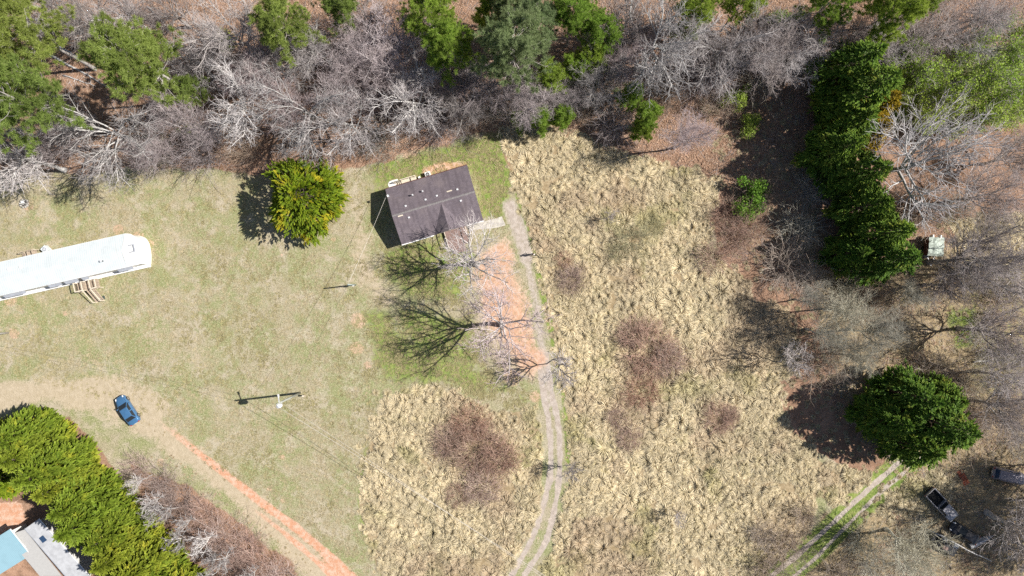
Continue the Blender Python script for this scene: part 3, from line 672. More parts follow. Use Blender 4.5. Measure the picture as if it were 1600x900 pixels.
def scatter(name, variants, pos, rot, scl, vid, label, mat, tint=None, cat='grass'):
    """one ground-cover object: shared clump meshes instanced on points by geometry nodes"""
    n = len(pos); me = bpy.data.meshes.new(name); me.vertices.add(n); me.vertices.foreach_set('co', np.asarray(pos, np.float32).ravel())
    for nm, ty, key, a in (('rot', 'FLOAT_VECTOR', 'vector', rot), ('scl', 'FLOAT_VECTOR', 'vector', scl), ('vid', 'INT', 'value', vid)):
        at = me.attributes.new(nm, ty, 'POINT'); at.data.foreach_set(key, np.asarray(a, np.int32 if ty == 'INT' else np.float32).ravel())
    if tint is not None: at = me.attributes.new('tint', 'FLOAT_COLOR', 'POINT'); at.data.foreach_set('color', np.asarray(tint, np.float32).ravel())
    col = bpy.data.collections.new(name + '_clumps')
    for i, v in enumerate(variants):
        if not v.materials: v.materials.append(mat)
        col.objects.link(bpy.data.objects.new('clump_%02d' % i, v))
    g = bpy.data.node_groups.new(name, 'GeometryNodeTree'); g.interface.new_socket('Geometry', in_out='INPUT', socket_type='NodeSocketGeometry'); g.interface.new_socket('Geometry', in_out='OUTPUT', socket_type='NodeSocketGeometry')
    N = g.nodes.new; gi, go = N('NodeGroupInput'), N('NodeGroupOutput'); ci = N('GeometryNodeCollectionInfo'); ci.inputs[0].default_value = col; ci.inputs[1].default_value = True; ci.inputs[2].default_value = True
    ip = N('GeometryNodeInstanceOnPoints'); ip.inputs['Pick Instance'].default_value = True
    def na(nm, ty): a = N('GeometryNodeInputNamedAttribute'); a.data_type = ty; a.inputs[0].default_value = nm; return a.outputs[0]
    L = g.links.new; L(gi.outputs[0], ip.inputs['Points']); L(ci.outputs[0], ip.inputs['Instance']); L(na('vid', 'INT'), ip.inputs['Instance Index'])
    er = N('FunctionNodeEulerToRotation'); L(na('rot', 'FLOAT_VECTOR'), er.inputs[0]); L(er.outputs[0], ip.inputs['Rotation']); L(na('scl', 'FLOAT_VECTOR'), ip.inputs['Scale']); L(ip.outputs[0], go.inputs[0])
    o = obj(name, me); md = o.modifiers.new('scatter', 'NODES'); md.node_group = g
    return tag(o, label, cat, kind='stuff')

# ------------------------------------------------------------------ house with the dark shingled roof
def window(parent, x, y, z0, z1, w, side, name='window'):
    """side: outward normal +-x / +-y in the parent's frame"""
    fr = MB(); pn = MB(); nx, ny = side
    def b(mb, a0, a1, c0, c1, o0, o1):
        if ny: mb.box(x + a0, x + a1, *sorted((y + ny * o0, y + ny * o1)), c0, c1)
        else: mb.box(*sorted((x + nx * o0, x + nx * o1)), y + a0, y + a1, c0, c1)
    b(fr, -w / 2, w / 2, z0, z0 + .07, -.02, .06); b(fr, -w / 2, w / 2, z1 - .07, z1, -.02, .05)
    b(fr, -w / 2, -w / 2 + .07, z0 + .07, z1 - .07, -.02, .05); b(fr, w / 2 - .07, w / 2, z0 + .07, z1 - .07, -.02, .05); b(fr, -w / 2 + .07, w / 2 - .07, (z0 + z1) / 2 - .025, (z0 + z1) / 2 + .025, -.02, .045)
    b(pn, -w / 2 + .07, w / 2 - .07, z0 + .07, z1 - .07, -.02, .02)
    f = fr.build(name, M['white_paint'], parent); pn.build('pane', M['glass'], f); return f

def build_house():
    cx, cy = W(678.75, 320, 2.75); e = empty('house', (cx, cy, 0), R(16.5), 'small house with dark brown shingled gable roof and front porch', 'house')
    hl, hd, ez, rz = 6.0, 4.06, 2.75, 3.95
    MB().box(-5.72, 5.72, -3.7, 3.7, -.2, .35).build('foundation', M['concrete'], e)
    w = MB(); g = 3.66
    w.add([(-5.66, -g, .35), (5.66, -g, .35), (5.66, g, .35), (-5.66, g, .35), (-5.66, -g, 2.72), (5.66, -g, 2.72), (5.66, g, 2.72), (-5.66, g, 2.72), (-5.66, 0, 3.74), (5.66, 0, 3.74)],
          [(0, 1, 5, 4), (2, 3, 7, 6), (1, 2, 6, 9, 5), (3, 0, 4, 8, 7)]); w.build('wall', M['cream_siding'], e)
    rf = MB(); th = .16
    for s in (1, -1):
        rf.slab([(-hl, 0, rz), (-hl, s * hd, ez), (hl, s * hd, ez), (hl, 0, rz)] if s > 0 else [(hl, 0, rz), (hl, -hd, ez), (-hl, -hd, ez), (-hl, 0, rz)], th)
    roof = rf.build('roof', M['shingle'], e)
    gx, gw, gz = 1.08, 2.25, 3.88; iy = -(rz - gz) / (rz - ez) * hd
    MB().add([(gx, iy, gz), (gx, -hd - .05, gz), (gx + gw, -hd - .05, ez + .012), (gx - gw, -hd - .05, ez + .012)], [(0, 2, 1), (0, 1, 3)]).build('gable_slope', M['shingle'], roof)
    MB().add([(gx, -hd - .02, gz - .03), (gx + gw, -hd - .02, ez - .1), (gx - gw, -hd - .02, ez - .1), (gx, -hd + .1, gz - .03), (gx + gw, -hd + .1, ez - .1), (gx - gw, -hd + .1, ez - .1)], [(0, 2, 1), (3, 4, 5), (0, 1, 4, 3), (0, 3, 5, 2), (1, 2, 5, 4)]).build('gable_wall', M['cream_siding'], e)
    MB().box(-hl, gx - gw - .1, -hd - .13, -hd - .005, ez - .17, ez - .03).build('gutter', M['white_paint'], e)
    MB().box(gx + gw + .1, hl, -hd - .13, -hd - .005, ez - .17, ez - .03).build('gutter', M['white_paint'], e)
    MB().box(-hl, hl, hd + .005, hd + .12, ez - .17, ez - .03).build('gutter', M['brown_panel'], e)
    rc = MB()
    for i in range(40): rc.add([(-hl + i * .3, -.13, rz - .03), (-hl + i * .3 + .29, -.13, rz - .03), (-hl + i * .3 + .29, 0, rz + .02), (-hl + i * .3, 0, rz + .02), (-hl + i * .3, .13, rz - .03), (-hl + i * .3 + .29, .13, rz - .03)], [(0, 1, 2, 3), (3, 2, 5, 4)])
    rc.build('ridge_cap', simple('ridge_cap', (0.215, 0.20, 0.20), .9), roof)
    # vents and patches on the roof
    a = R(16.5)
    def loc(px, py, z):
        x, y = W(px, py, z); x -= cx; y -= cy; return (x * math.cos(a) + y * math.sin(a), -x * math.sin(a) + y * math.cos(a))
    zr = lambda y: rz - abs(y) * (rz - ez) / hd
    for px, py, h in ((645, 305, .5), (660.5, 299, .4)):
        x, y = loc(px, py, 3.5); z = zr(y)
        p = MB().tube([(x, y, z - .1), (x, y, z + h)], .075, 10).build('vent_pipe', M['white_paint'], roof, True)
        MB().tube([(x, y, z + h), (x, y, z + h + .09)], [.13, .10], 10).build('vent_cap', M['galv'], p)
    for px, py in ((634, 322), (665, 312), (682.5, 306), (714.5, 296), (720, 314), (639, 340)):
        x, y = loc(px, py, 3.6); z = zr(y); MB().box(x - .13, x + .13, y - .12, y + .12, z - .1, z + .11).build('roof_vent', M['galv'], roof, bevel=.02)
    for px, py, l in ((702, 298.5, .38), (626, 337.5, .36)):
        x, y = loc(px, py, 3.7); sl = (rz - ez) / hd; s = -1 if y > 0 else 1
        MB().slab([(x - l, y - .07, zr(y - .07) + .02), (x + l, y - .07, zr(y - .07) + .02), (x + l, y + .09, zr(y + .09) + .02), (x - l, y + .09, zr(y + .09) + .02)], .02).build('roof_patch', M['wood_pale'], roof)
    # windows and doors
    for x in (-4.2, -2.0, 4.6): window(e, x, -g, 1.05, 2.3, 1.2, (0, -1))
    for x in (-4.4, -.6, 2.2, 4.4): window(e, x, g, 1.15, 2.3, 1.0, (0, 1))
    for s in (-1, 1): window(e, s * 5.66, 1.4, 1.05, 2.3, 1.2, (s, 0)); window(e, s * 5.66, -1.4, 1.05, 2.3, 1.2, (s, 0))
    for x, y, s in ((1.6, -g, -1), (-2.6, g, 1)):
        d = MB().box(x - .46, x + .46, *sorted((y + s * -.02, y + s * .045)), .52, 2.5).build('door', M['wood_brown'], e)
        MB().box(x + .34, x + .40, *sorted((y + s * .045, y + s * .1)), 1.45, 1.5).build('handle', M['galv'], d)
    # front porch of brown boards with steps
    pr = MB(); y = -4.0
    x0, x1 = .05, 3.3
    for i in range(22): pr.box(x0 + i * .148, x0 + i * .148 + .138, -6.35, -3.72, .44, .48)
    porch = pr.build('porch_deck', M['wood_brown'], e)
    MB().box(x0, x1, -6.32, -3.75, -.1, .437).build('porch_base', M['wood_brown'], porch)
    for i in range(3): MB().box(.5 + .02 * i, 2.4, -6.38 - .3 * (i + 1), -6.37 - .3 * i, -.05, .36 - .12 * i).build('step', M['wood_brown'], porch)
    for px_ in (x0 + .08, x1 - .08):
        MB().box(px_ - .06, px_ + .06, -6.3, -6.18, .44, 1.45).build('porch_post', M['wood_pale'], porch)
        MB().box(px_ - .05, px_ + .05, -6.18, -3.75, 1.36, 1.43).build('porch_rail', M['wood_pale'], porch)
    dr = MB(); x, y = loc(630, 382, .8)
    dr.tube([(-5.9, -4.12, 2.6), (-5.82, -3.9, 2.35), (-5.74, -3.74, 2.1), (-5.74, -3.74, .3), (-5.9, -3.95, .12)], .05, 6).build('downpipe', M['white_paint'], e)
    # back landing
    bd = empty('back_deck', (cx, cy, 0), a, 'pale timber landing with rails and steps behind the shingled house', 'deck')
    (ax, ay), (bx, by) = loc(627, 290, .6), loc(650, 276, .6); y0, y1 = 3.72, 5.05; xa, xb = loc(628, 288, .6)[0], loc(651, 280, .6)[0]
    fl = MB()
    for i in range(9): fl.box(xa, xb, y0 + i * .148, y0 + i * .148 + .138, .55, .59)
    fl.build('deck_floor', M['wood_pale'], bd)
    for x_ in (xa + .05, xb - .05):
        for y_ in (y0 + .06, y1 - .06): MB().box(x_ - .05, x_ + .05, y_ - .05, y_ + .05, -.1, 1.5).build('post', M['wood_pale'], bd)
    MB().box(xa, xb, y1 - .1, y1, 1.45, 1.52).build('rail', M['wood_pale'], bd); MB().box(xb - .1, xb, y0, y1 - .11, 1.45, 1.52).build('rail', M['wood_pale'], bd)
    for k in range(3):
        MB().box(xa - .28 * (k + 1), xa - .28 * k - .02, y0 + .1, y1 - .1, .40 - .16 * k, .44 - .16 * k).build('step', M['wood_pale'], bd)
    for yy in (y0 + .06, y1 - .06): MB().bar((xa - .9, yy, .05), (xa, yy, .5), .05, .22).build('stringer', M['wood_pale'], bd)
    MB().bar((xa - .95, y1 - .06, .95), (xa, y1 - .06, 1.48), .09, .07).build('rail', M['wood_pale'], bd); MB().box(xa - 1.0, xa - .9, y1 - .11, y1 - .01, -.1, .98).build('post', M['wood_pale'], bd)
    pad = [W(p[0], p[1]) for p in ((609, 296), (606, 288), (608, 284), (612, 282), (621, 279.5), (624, 286), (627, 290))]
    tag(MB().prism(pad, -.1, .06).build('concrete_pad', M['white_concrete'], bevel=.02), 'white concrete pad with rounded corner behind the shingled house', 'concrete pad')
    # heat pump
    x, y = W(668, 272.5, .7); hp = empty('heat_pump', (x, y, 0), a, 'white boxed heat pump with round fan behind the shingled house', 'heat pump')
    MB().box(-.38, .38, -.38, .38, .0, .72).build('cabinet', M['white_paint'], hp, bevel=.03)
    MB().tube([(0, 0, .70), (0, 0, .725)], .3, 20).build('fan_well', M['dark'], hp); gr_ = MB()
    for k in range(4): gr_.bar((-.3 * math.cos(k * .785), -.3 * math.sin(k * .785), .735), (.3 * math.cos(k * .785), .3 * math.sin(k * .785), .735), .03, .015)
    gr_.build('fan_grille', M['galv'], hp); MB().box(-.45, .45, -.45, .45, -.1, -.002).build('base_pad', M['concrete'], hp)
    x, y = W(655, 277, .3); tag(MB().box(-.16, .16, -.13, .13, -.05, .35).build('crate', M['white_paint'], None, bevel=.02, loc=(x, y, 0), rotz=.5), 'small white crate between landing and heat pump', 'crate')
    # satellite dish on the roof corner
    x, y = loc(603.5, 304.5, 3.0); z = zr(y); de = empty('satellite_dish', (0, 0, 0), 0, 'small grey satellite dish on the shingled roof corner', 'satellite dish'); de.parent = None
    wx, wy = cx + x * math.cos(a) - y * math.sin(a), cy + x * math.sin(a) + y * math.cos(a); de.location = (wx + .12, wy - .02, z + .02); de.rotation_euler = (0, 0, a)
    MB().tube([(0, 0, -.1), (0, 0, .35), (.1, -.12, .5)], .025, 6).build('mast', M['galv'], de)
    ds = MB(); ds.tube([(.10, -.12, .5), (.13, -.16, .53), (.16, -.21, .56), (.19, -.25, .62)], [.02, .09, .15, .18], 16, False); ds.build('dish', M['galv'], de, True); MB().bar((.1, -.12, .45), (.42, -.45, .62), .03).build('feed_arm', M['galv'], de)
build_house()
wk = [W(*p) for p in spline([(732, 355), (745, 349), (760, 345), (772, 342), (784, 338)], 4)] + [W(*p) for p in spline([(790, 352), (775, 356), (760, 357.5), (745, 358.5), (733, 362)], 4)]
tag(MB().prism(wk, -.1, .05).build('walkway', M['concrete'], bevel=.01), kind='structure')

# ------------------------------------------------------------------ long white mobile home
def build_mobile_home():
    z = 3.15; ang = R(12.8); ox, oy = W(232, 398, z); ca, sa_ = math.cos(ang), math.sin(ang)
    e = empty('mobile_home', (ox, oy, 0), ang, 'long white mobile home with metal roof and rounded end', 'mobile home')
    def loc(px, py, zz=z):
        x, y = W(px, py, zz); x -= ox; y -= oy; return (x * ca + y * sa_, -x * sa_ + y * ca)
    hw = 2.24; L = 24.0; fold = loc(192, 391)[0]
    end = [loc(*p) for p in spline([(195, 365), (202, 365.5), (208, 368.5), (212.5, 374), (215.5, 382), (217, 392), (217, 403), (216.5, 413)], 3)]
    yN = end[0][1]; yS = loc(222, 411.5)[1]; mid = (yN + yS) / 2
    out = [(-L, yN)] + end + [(-L, yS)]
    ins = [(x - .12 if x > -1 else x, mid + (y - mid) * .955) for x, y in out]
    MB().prism(ins[::-1] if False else ins, .5, 3.08).build('wall', M['white_paint'], e)
    sk = [(x + .02, y) for x, y in ins]; sk = [(x, y - .42 if y < mid else y + .02) for x, y in sk]
    MB().prism(sk, -.15, .497).build('skirting', M['white_paint'], e)
    rf = MB(); rz, ez = 3.5, 3.1
    rf.slab([(-L, yN, ez), (-L, mid, rz), (fold, mid, rz), (end[0][0], yN, ez)][::-1], .06)
    rf.slab([(-L, mid, rz), (-L, yS, ez), (fold, yS, ez), (fold, mid, rz)][::-1], .06)
    roof = rf.build('roof', M['white_roof'], e)
    cap = MB(); ring = end + [(fold, yS)]
    n = 4; V = []
    for k in range(n + 1):
        t = k / n
        for x, y in ring: V.append((fold + (x - fold) * t, mid + (y - mid) * t, ez + (rz - ez) * (1 - t ** 1.5) - .004))
    m = len(ring); F = [(k * m + i, k * m + i + 1, (k + 1) * m + i + 1, (k + 1) * m + i) for k in range(n) for i in range(m - 1)]
    cap.add(V, F); cap.build('roof_end', simple('white_coated_roof', (.58, .58, .57), .5, var=.05), e, True)
    bn = [(x, y) for x, y in ring]; fs = MB()
    for (xa, ya), (xb, yb) in zip(out[:-1], out[1:]): fs.bar((xa, ya, 3.03), (xb, yb, 3.03), .05, .12)
    fs.build('fascia', M['white_paint'], e)
    zr = lambda y: rz - abs(y - mid) / (yN - mid) * (rz - ez)
    for px, py in ((14, 421), (32, 417)):
        x, y = loc(px, py, 3.4); v = MB().tube([(x, y, zr(y) - .05), (x, y, zr(y) + .10)], [.22, .2], 14).build('roof_vent', M['galv'], roof); MB().tube([(x, y, zr(y) + .1), (x, y, zr(y) + .14)], [.25, .12], 14).build('vent_cap', M['white_paint'], v)
    x, y = loc(160, 408, 3.4); v = MB().tube([(x, y, zr(y) - .05), (x, y, zr(y) + .38)], .12, 10).build('roof_vent', M['dark'], roof); MB().box(x - .16, x + .16, y - .14, y + .14, zr(y) + .38, zr(y) + .44).build('vent_cap', M['galv'], v)
    x, y = loc(206, 388, 3.4); h = MB(); hz = 3.42
    h.box(x - .38, x + .38, y - .55, y - .42, hz - .1, hz + .06); h.box(x + .25, x + .38, y - .42, y + .55, hz - .1, hz + .05); h.box(x - .38, x + .25, y + .42, y + .55, hz - .12, hz + .05); h.build('roof_hatch', M['awning'], roof)
    # window awnings and windows along the south side
    for p0, p1 in (((182, 420), (206, 414)), ((98, 437), (120, 432)), ((73, 443), (94, 438)), ((3, 459), (38, 452)), ((125, 431), (136, 428.5)), ((-60, 472), (-30, 465))):
        xa, xb = loc(*p0, 2.6)[0], loc(*p1, 2.6)[0]; ys = mid + (yS - mid) * .955
        MB().slab([(xa, ys - .02, 2.7), (xa + .25, ys - .50, 2.42), (xb + .1, ys - .50, 2.42), (xb, ys - .02, 2.7)], .03).build('window_awning', M['awning'], e)
        window(e, (xa + xb) / 2, ys, 1.3, 2.3, min(1.5, xb - xa), (0, -1))
    yn = mid + (yN - mid) * .955
    for x in (-5.0, -9.0, -13.5, -18.0): window(e, x, yn, 1.4, 2.3, 1.0, (0, 1))
    for x, yy, s in ((loc(136, 430, 1)[0], mid + (yS - mid) * .955, -1), (loc(44, 395, 1)[0], yn, 1)):
        d = MB().box(x - .45, x + .45, *sorted((yy - s * .02, yy + s * .04)), .75, 2.55).build('door', M['awning'], e); MB().box(x + .3, x + .36, *sorted((yy + s * .04, yy + s * .09)), 1.6, 1.66).build('handle', M['galv'], d)
    # front deck with stairs
    d = empty('entry_deck', (ox, oy, 0), ang, 'weathered wooden deck with slanted stairs against the mobile home', 'deck')
    xa, xb = loc(119, 440, .9)[0], loc(153, 434, .9)[0]; y1 = mid + (yS - mid) * .955 - .46; y0 = y1 - 1.35; dz = .85
    fl = MB(); nb = int((xb - xa) / .15)
    for i in range(nb): fl.box(xa + i * .15, xa + i * .15 + .138, y0, y1, dz - .04, dz)
    fl.build('deck_floor', M['wood'], d)
    sx0, sx1 = xa + (xb - xa) * .36, xa + (xb - xa) * .72
    for x_ in (xa + .05, sx0, sx1, xb - .05):
        for y_ in (y0 + .05, y1 - .05): MB().box(x_ - .05, x_ + .05, y_ - .05, y_ + .05, -.1, dz + .95).build('post', M['wood_pale'], d)
    for a_, b_ in (((xa, y0 + .05), (sx0, y0 + .05)), ((sx1, y0 + .05), (xb, y0 + .05)), ((xa + .05, y0 + .1), (xa + .05, y1)), ((xb - .05, y0 + .1), (xb - .05, y1)), ((sx0, y0 + .1), (sx0, y1)), ((sx1, y0 + .1), (sx1, y1))):
        MB().bar((*a_, dz + .93), (*b_, dz + .93), .14, .05).build('rail', M['wood_pale'], d)
        bl = MB(); n = 8
        for i in range(n + 1):
            t = i / n; bl.box(a_[0] + (b_[0] - a_[0]) * t - .018, a_[0] + (b_[0] - a_[0]) * t + .018, a_[1] + (b_[1] - a_[1]) * t - .018, a_[1] + (b_[1] - a_[1]) * t + .018, dz, dz + .9)
        bl.build('balusters', M['wood'], d)
    A0 = Vector((sx0, y0, 0)); A1 = Vector((sx1, y0, 0)); off = Vector((*loc(152, 464, 0), 0)) - Vector((*loc(136, 445.5, .8), 0)); n = 6
    for k in range(n):
        t0, t1 = k / n, (k + .92) / n; z_ = dz - (k + 1) * dz / (n + .5)
        MB().slab([(*(A0 + off * t0).xy, z_), (*(A0 + off * t1).xy, z_), (*(A1 + off * t1).xy, z_), (*(A1 + off * t0).xy, z_)], .045).build('step', M['wood'], d)
    for A in (A0, A1):
        MB().bar((A.x, A.y, dz - .1), (A.x + off.x, A.y + off.y, .05), .05, .24).build('stringer', M['wood'], d)
        MB().bar((A.x, A.y, dz + .93), (A.x + off.x, A.y + off.y, .98), .11, .06).build('rail', M['wood_pale'], d); MB().box(A.x + off.x - .05, A.x + off.x + .05, A.y + off.y - .05, A.y + off.y + .05, -.1, 1.0).build('post', M['wood_pale'], d)
    x, y = W(160, 466); tag(MB().box(-.4, .4, -.26, .26, -.02, .05).build('door_mat', simple('dark_green_mat', (.06, .08, .07), .95), None, loc=(x, y, 0), rotz=R(25)), 'dark green mat at the foot of the deck stairs', 'mat')
    # back steps
    b = empty('back_steps', (ox, oy, 0), ang, 'small wooden back steps on the far side of the mobile home', 'steps'); xa, xb = loc(31, 398, .8)[0], loc(57, 392, .8)[0]; y0 = yn + .05; y1 = y0 + 1.15
    fl = MB()
    for i in range(8): fl.box(xa + .6, xb, y0 + i * .145, y0 + i * .145 + .132, .7, .74)
    fl.build('deck_floor', M['wood'], b)
    for k in range(2): MB().box(xa + .3 * k, xa + .3 * k + .28, y0, y1, .25 + .22 * k, .29 + .22 * k).build('step', M['wood'], b)
    for x_ in (xa + .05, xa + .65, xb - .75, xb - .05):
        for y_ in (y0 + .05, y1 - .05): MB().box(x_ - .05, x_ + .05, y_ - .05, y_ + .05, -.1, 1.6 if x_ > xa + .3 else 1.1).build('post', M['wood_pale'], b)
    MB().box(xa + .6, xb, y1 - .1, y1, 1.57, 1.63).build('rail', M['wood'], b); MB().box(xb - .1, xb, y0, y1 - .11, 1.57, 1.63).build('rail', M['wood'], b); MB().box(xb - .8, xb - .7, y0, y1 - .11, 1.57, 1.63).build('rail', M['wood'], b)
    x, y = W(69, 389.5, .8); hp = empty('heat_pump', (x, y, 0), R(45), 'pale heat pump standing cornerwise against the mobile home', 'heat pump')
    MB().box(-.42, .42, -.42, .42, 0, .8).build('cabinet', simple('pale_cabinet', (.66, .72, .74), .5), hp, bevel=.03); MB().tube([(0, 0, .78), (0, 0, .815)], .33, 20).build('fan_well', M['awning'], hp); MB().tube([(0, 0, .8), (0, 0, .84)], .12, 12).build('fan_hub', M['galv'], hp)
    for k in range(4): MB().bar((.1 * math.cos(k * 1.57 + .4), .1 * math.sin(k * 1.57 + .4), .825), (.34 * math.cos(k * 1.57 + .4), .34 * math.sin(k * 1.57 + .4), .825), .03, .012).build('grille_bar', M['galv'], hp)
build_mobile_home()

# ------------------------------------------------------------------ roofs in the lower left behind the cypress row
def build_annexe():
    e = empty('white_trailer_home', (*W(90, 860), 0), 0, 'white roofed trailer with skylight beside the cypress row', 'trailer home')
    bx, by = W(90, 860)
    def poly(P, z): return [(W(*p, z)[0] - bx, W(*p, z)[1] - by) for p in P]
    P = [(61.5, 810), (39, 826), (118, 918), (142, 901)]
    r = poly(P, 3.0); c = (sum(p[0] for p in r) / 4, sum(p[1] for p in r) / 4); ins = [(c[0] + (x - c[0]) * .965, c[1] + (y - c[1]) * .965) for x, y in r]
    MB().prism(ins, -.1, 2.88).build('wall', M['white_paint'], e); roof = MB().prism(r, 2.9, 3.02).build('roof', simple('white_roof_coat', (.42, .43, .45), .5, var=.18, scale=1.2), e, bevel=.04)
    q = poly([(67, 836.5), (61, 841), (67, 848.5), (73.5, 844)], 3.05); MB().prism(q, 3.0, 3.09).build('skylight', M['glass_sky_refl'], roof)
    MB().bar((*r[0], 3.05), (*r[3], 3.05), .10, .08).build('roof_edge', M['white_paint'], roof); MB().bar((*r[1], 3.04), (*r[2], 3.04), .09, .07).build('roof_edge', M['awning'], roof)
    lean = empty('lean_to', (bx, by, 0), 0, 'flat pale lean-to roof between blue roof and white trailer', 'lean-to')
    r2 = poly([(38, 827.5), (24, 832.5), (30, 862), (62, 900), (96, 900)], 2.7); MB().prism(r2, 2.6, 2.7).build('roof', simple('pale_panel_roof', (.40, .395, .385), .55, var=.06), lean)
    for i in (1, 2, 3): MB().box(r2[i][0] + .05, r2[i][0] + .17, r2[i][1] - .2, r2[i][1] - .08, -.1, 2.6).build('post', M['white_paint'], lean)
    b = empty('blue_roofed_shed', (*W(0, 870), 0), R(32), 'shed with pale blue corrugated metal roof beside the lean-to', 'shed'); ox, oy = W(0, 870)
    ca, sa_ = math.cos(R(32)), math.sin(R(32))
    def l2(px, py, z): x, y = W(px, py, z); x -= ox; y -= oy; return (x * ca + y * sa_, -x * sa_ + y * ca)
    a0, a1 = l2(16, 826.5, 3.2), l2(28, 857, 2.9)
    x1 = max(a0[0], a1[0]); ytop = a0[1]
    MB().slab([(-6, ytop, 3.25), (-6, ytop - 4.6, 2.6), (x1, ytop - 4.6, 2.6), (x1, ytop, 3.25)], .05).build('roof', M['blue_roof'], b)
    MB().box(-5.8, x1 - .25, ytop - 4.4, ytop - .25, -.1, 2.57).build('wall', M['white_paint'], b); MB().bar((x1 + .03, ytop, 3.22), (x1 + .03, ytop - 4.6, 2.57), .07, .12).build('barge_board', M['white_paint'], b)
    for i, (px, py) in enumerate(((92, 836), (97.5, 843))):
        x, y = W(px, py, 1.0); t = empty('gas_cylinder', (x, y, 0), 0, ('white gas cylinder next to the cypress foliage by the trailer', 'white gas cylinder next to the pale blue bin by the trailer')[i], 'gas cylinder', 'gas cylinders by the trailer')
        MB().tube([(0, 0, -.02), (0, 0, .05), (0, 0, 1.0), (0, 0, 1.12), (0, 0, 1.18)], [.17, .19, .19, .13, .04], 14).build('tank', M['white_paint'], t, True); MB().tube([(0, 0, 1.17), (0, 0, 1.3)], .03, 6).build('valve', M['dark'], t)
    x, y = W(104, 853, .6); t = empty('storage_bin', (x, y, 0), R(-45), 'pale blue storage bin against the white roofed trailer', 'bin'); MB().box(-.5, .5, -.35, .35, 0, .6).build('tub', simple('pale_blue_plastic', (.45, .56, .66), .4), t, bevel=.03); MB().box(-.53, .53, -.38, .38, .602, .66).build('lid', M['white_paint'], t, bevel=.02)
build_annexe()

# ------------------------------------------------------------------ poles and wires
def build_poles():
    def pole(px, py, h, name, label, mat, r=.15):
        x, y = W(px, py); e = empty(name, (x, y, 0), 0, label, 'pole'); MB().tube([(0, 0, -.3), (0, 0, h * .5), (0, 0, h)], [r, r * .85, r * .7], 12).build('shaft', mat, e, True); return e, Vector((x, y, 0))
    e, p = pole(468.5, 614, 9.7, 'utility_pole', 'tall utility pole carrying a white transformer in the lawn', M['pole'], .17)
    tr = MB().tube([(-.12, -.42, 7.9), (-.12, -.42, 8.0), (-.12, -.42, 8.85), (-.12, -.42, 8.95)], [.25, .30, .30, .24], 18).build('transformer', simple('transformer_paint', (.72, .73, .74), .4), e, True)
    for k in (-.1, .1): MB().tube([(-.12 + k, -.42, 8.94), (-.12 + k, -.42, 9.2)], [.05, .03], 8).build('bushing', M['galv'], tr)
    MB().bar((-.12, -.2, 8.6), (0, 0, 8.6), .08).build('bracket', M['galv'], e); MB().bar((-.12, -.2, 8.2), (0, 0, 8.2), .08).build('bracket', M['galv'], e)
    MB().bar((0, 0, 8.85), (.02, .95, 9.25), .11, .09).build('cutout_arm', M['galv'], e); MB().tube([(.02, .85, 9.18), (.02, 1.2, 9.36)], [.1, .14], 10).build('cutout_head', M['white_paint'], e)  # white cutout arm with its flared end, not a lamp
    MB().tube([(0, 0, 9.69), (0, 0, 9.95)], [.05, .03], 8).build('insulator', M['galv'], e)
    e2, p2 = pole(555.5, 445, 4.8, 'service_pole', 'short service pole in the lawn left of the bare trees', simple('grey_green_pole', (.30, .35, .33), .8), .12)
    MB().box(-.1, .1, -.2, -.08, 1.2, 1.7).build('meter_box', M['galv'], e2)
    e3, p3 = pole(12.5, 520, 9.2, 'utility_pole', 'pale utility pole standing in a patch of bare clay', M['galv'], .16)
    MB().tube([(0, 0, 9.19), (0, 0, 9.45)], [.05, .03], 8).build('insulator', M['white_paint'], e3)
    x4, y4 = W(1016, 975, 0); e4 = empty('utility_pole', (x4, y4, 0), 0, 'utility pole standing beyond the tall dry grass', 'pole'); MB().tube([(0, 0, -.3), (0, 0, 9.6)], [.17, .12], 10).build('shaft', M['pole'], e4, True); MB().box(-.05, .05, -.5, .5, 9.2, 9.3).build('crossarm', M['wood'], e4)
    st = empty('meter_post', (*W(476, 617.5), 0), 0, 'short stub post with pale cap beside the utility pole', 'post'); MB().box(-.09, .09, -.09, .09, -.2, .75).build('shaft', M['wood'], st); MB().box(-.14, .14, -.12, .12, .752, .84).build('cap', M['wood_pale'], st)
    def wire(a, b, sag, r, label, mat):
        a, b = Vector(a), Vector(b); pts = [a.lerp(b, t) - Vector((0, 0, sag * 4 * t * (1 - t))) for t in [i / 24 for i in range(25)]]
        mid = a.lerp(b, .5); o = MB().tube([q - mid for q in pts], r, 5).build('power_line', mat, None, True); o.location = mid; tag(o, label, 'wire')
    P4 = Vector((x4, y4, 0))
    wire(p + Vector((-.1, -.42, 9.2)), P4 + Vector((0, .45, 9.32)), 1.0, .022, 'upper bare power line running from the transformer over the dry grass', M['wire'])
    wire(p + Vector((0, 0, 8.3)), P4 + Vector((0, -.45, 9.32)), .9, .018, 'lower bare power line running from the pole over the dry grass', M['wire'])
    wire(p + Vector((0, 0, 9.8)), p3 + Vector((0, 0, 9.4)), .9, .012, 'power line between the transformer pole and the pale pole', M['wire_dark'])
    wire(p + Vector((0, 0, 7.4)), p2 + Vector((0, 0, 4.7)), .5, .014, 'service cable between the transformer pole and the short pole', M['wire_dark'])
    hx, hy = W(605, 303, 3.0); wire(p2 + Vector((0, 0, 4.7)), (hx, hy, 3.05), .35, .018, 'service cable from the short pole to the shingled house', M['wire'])
build_poles()

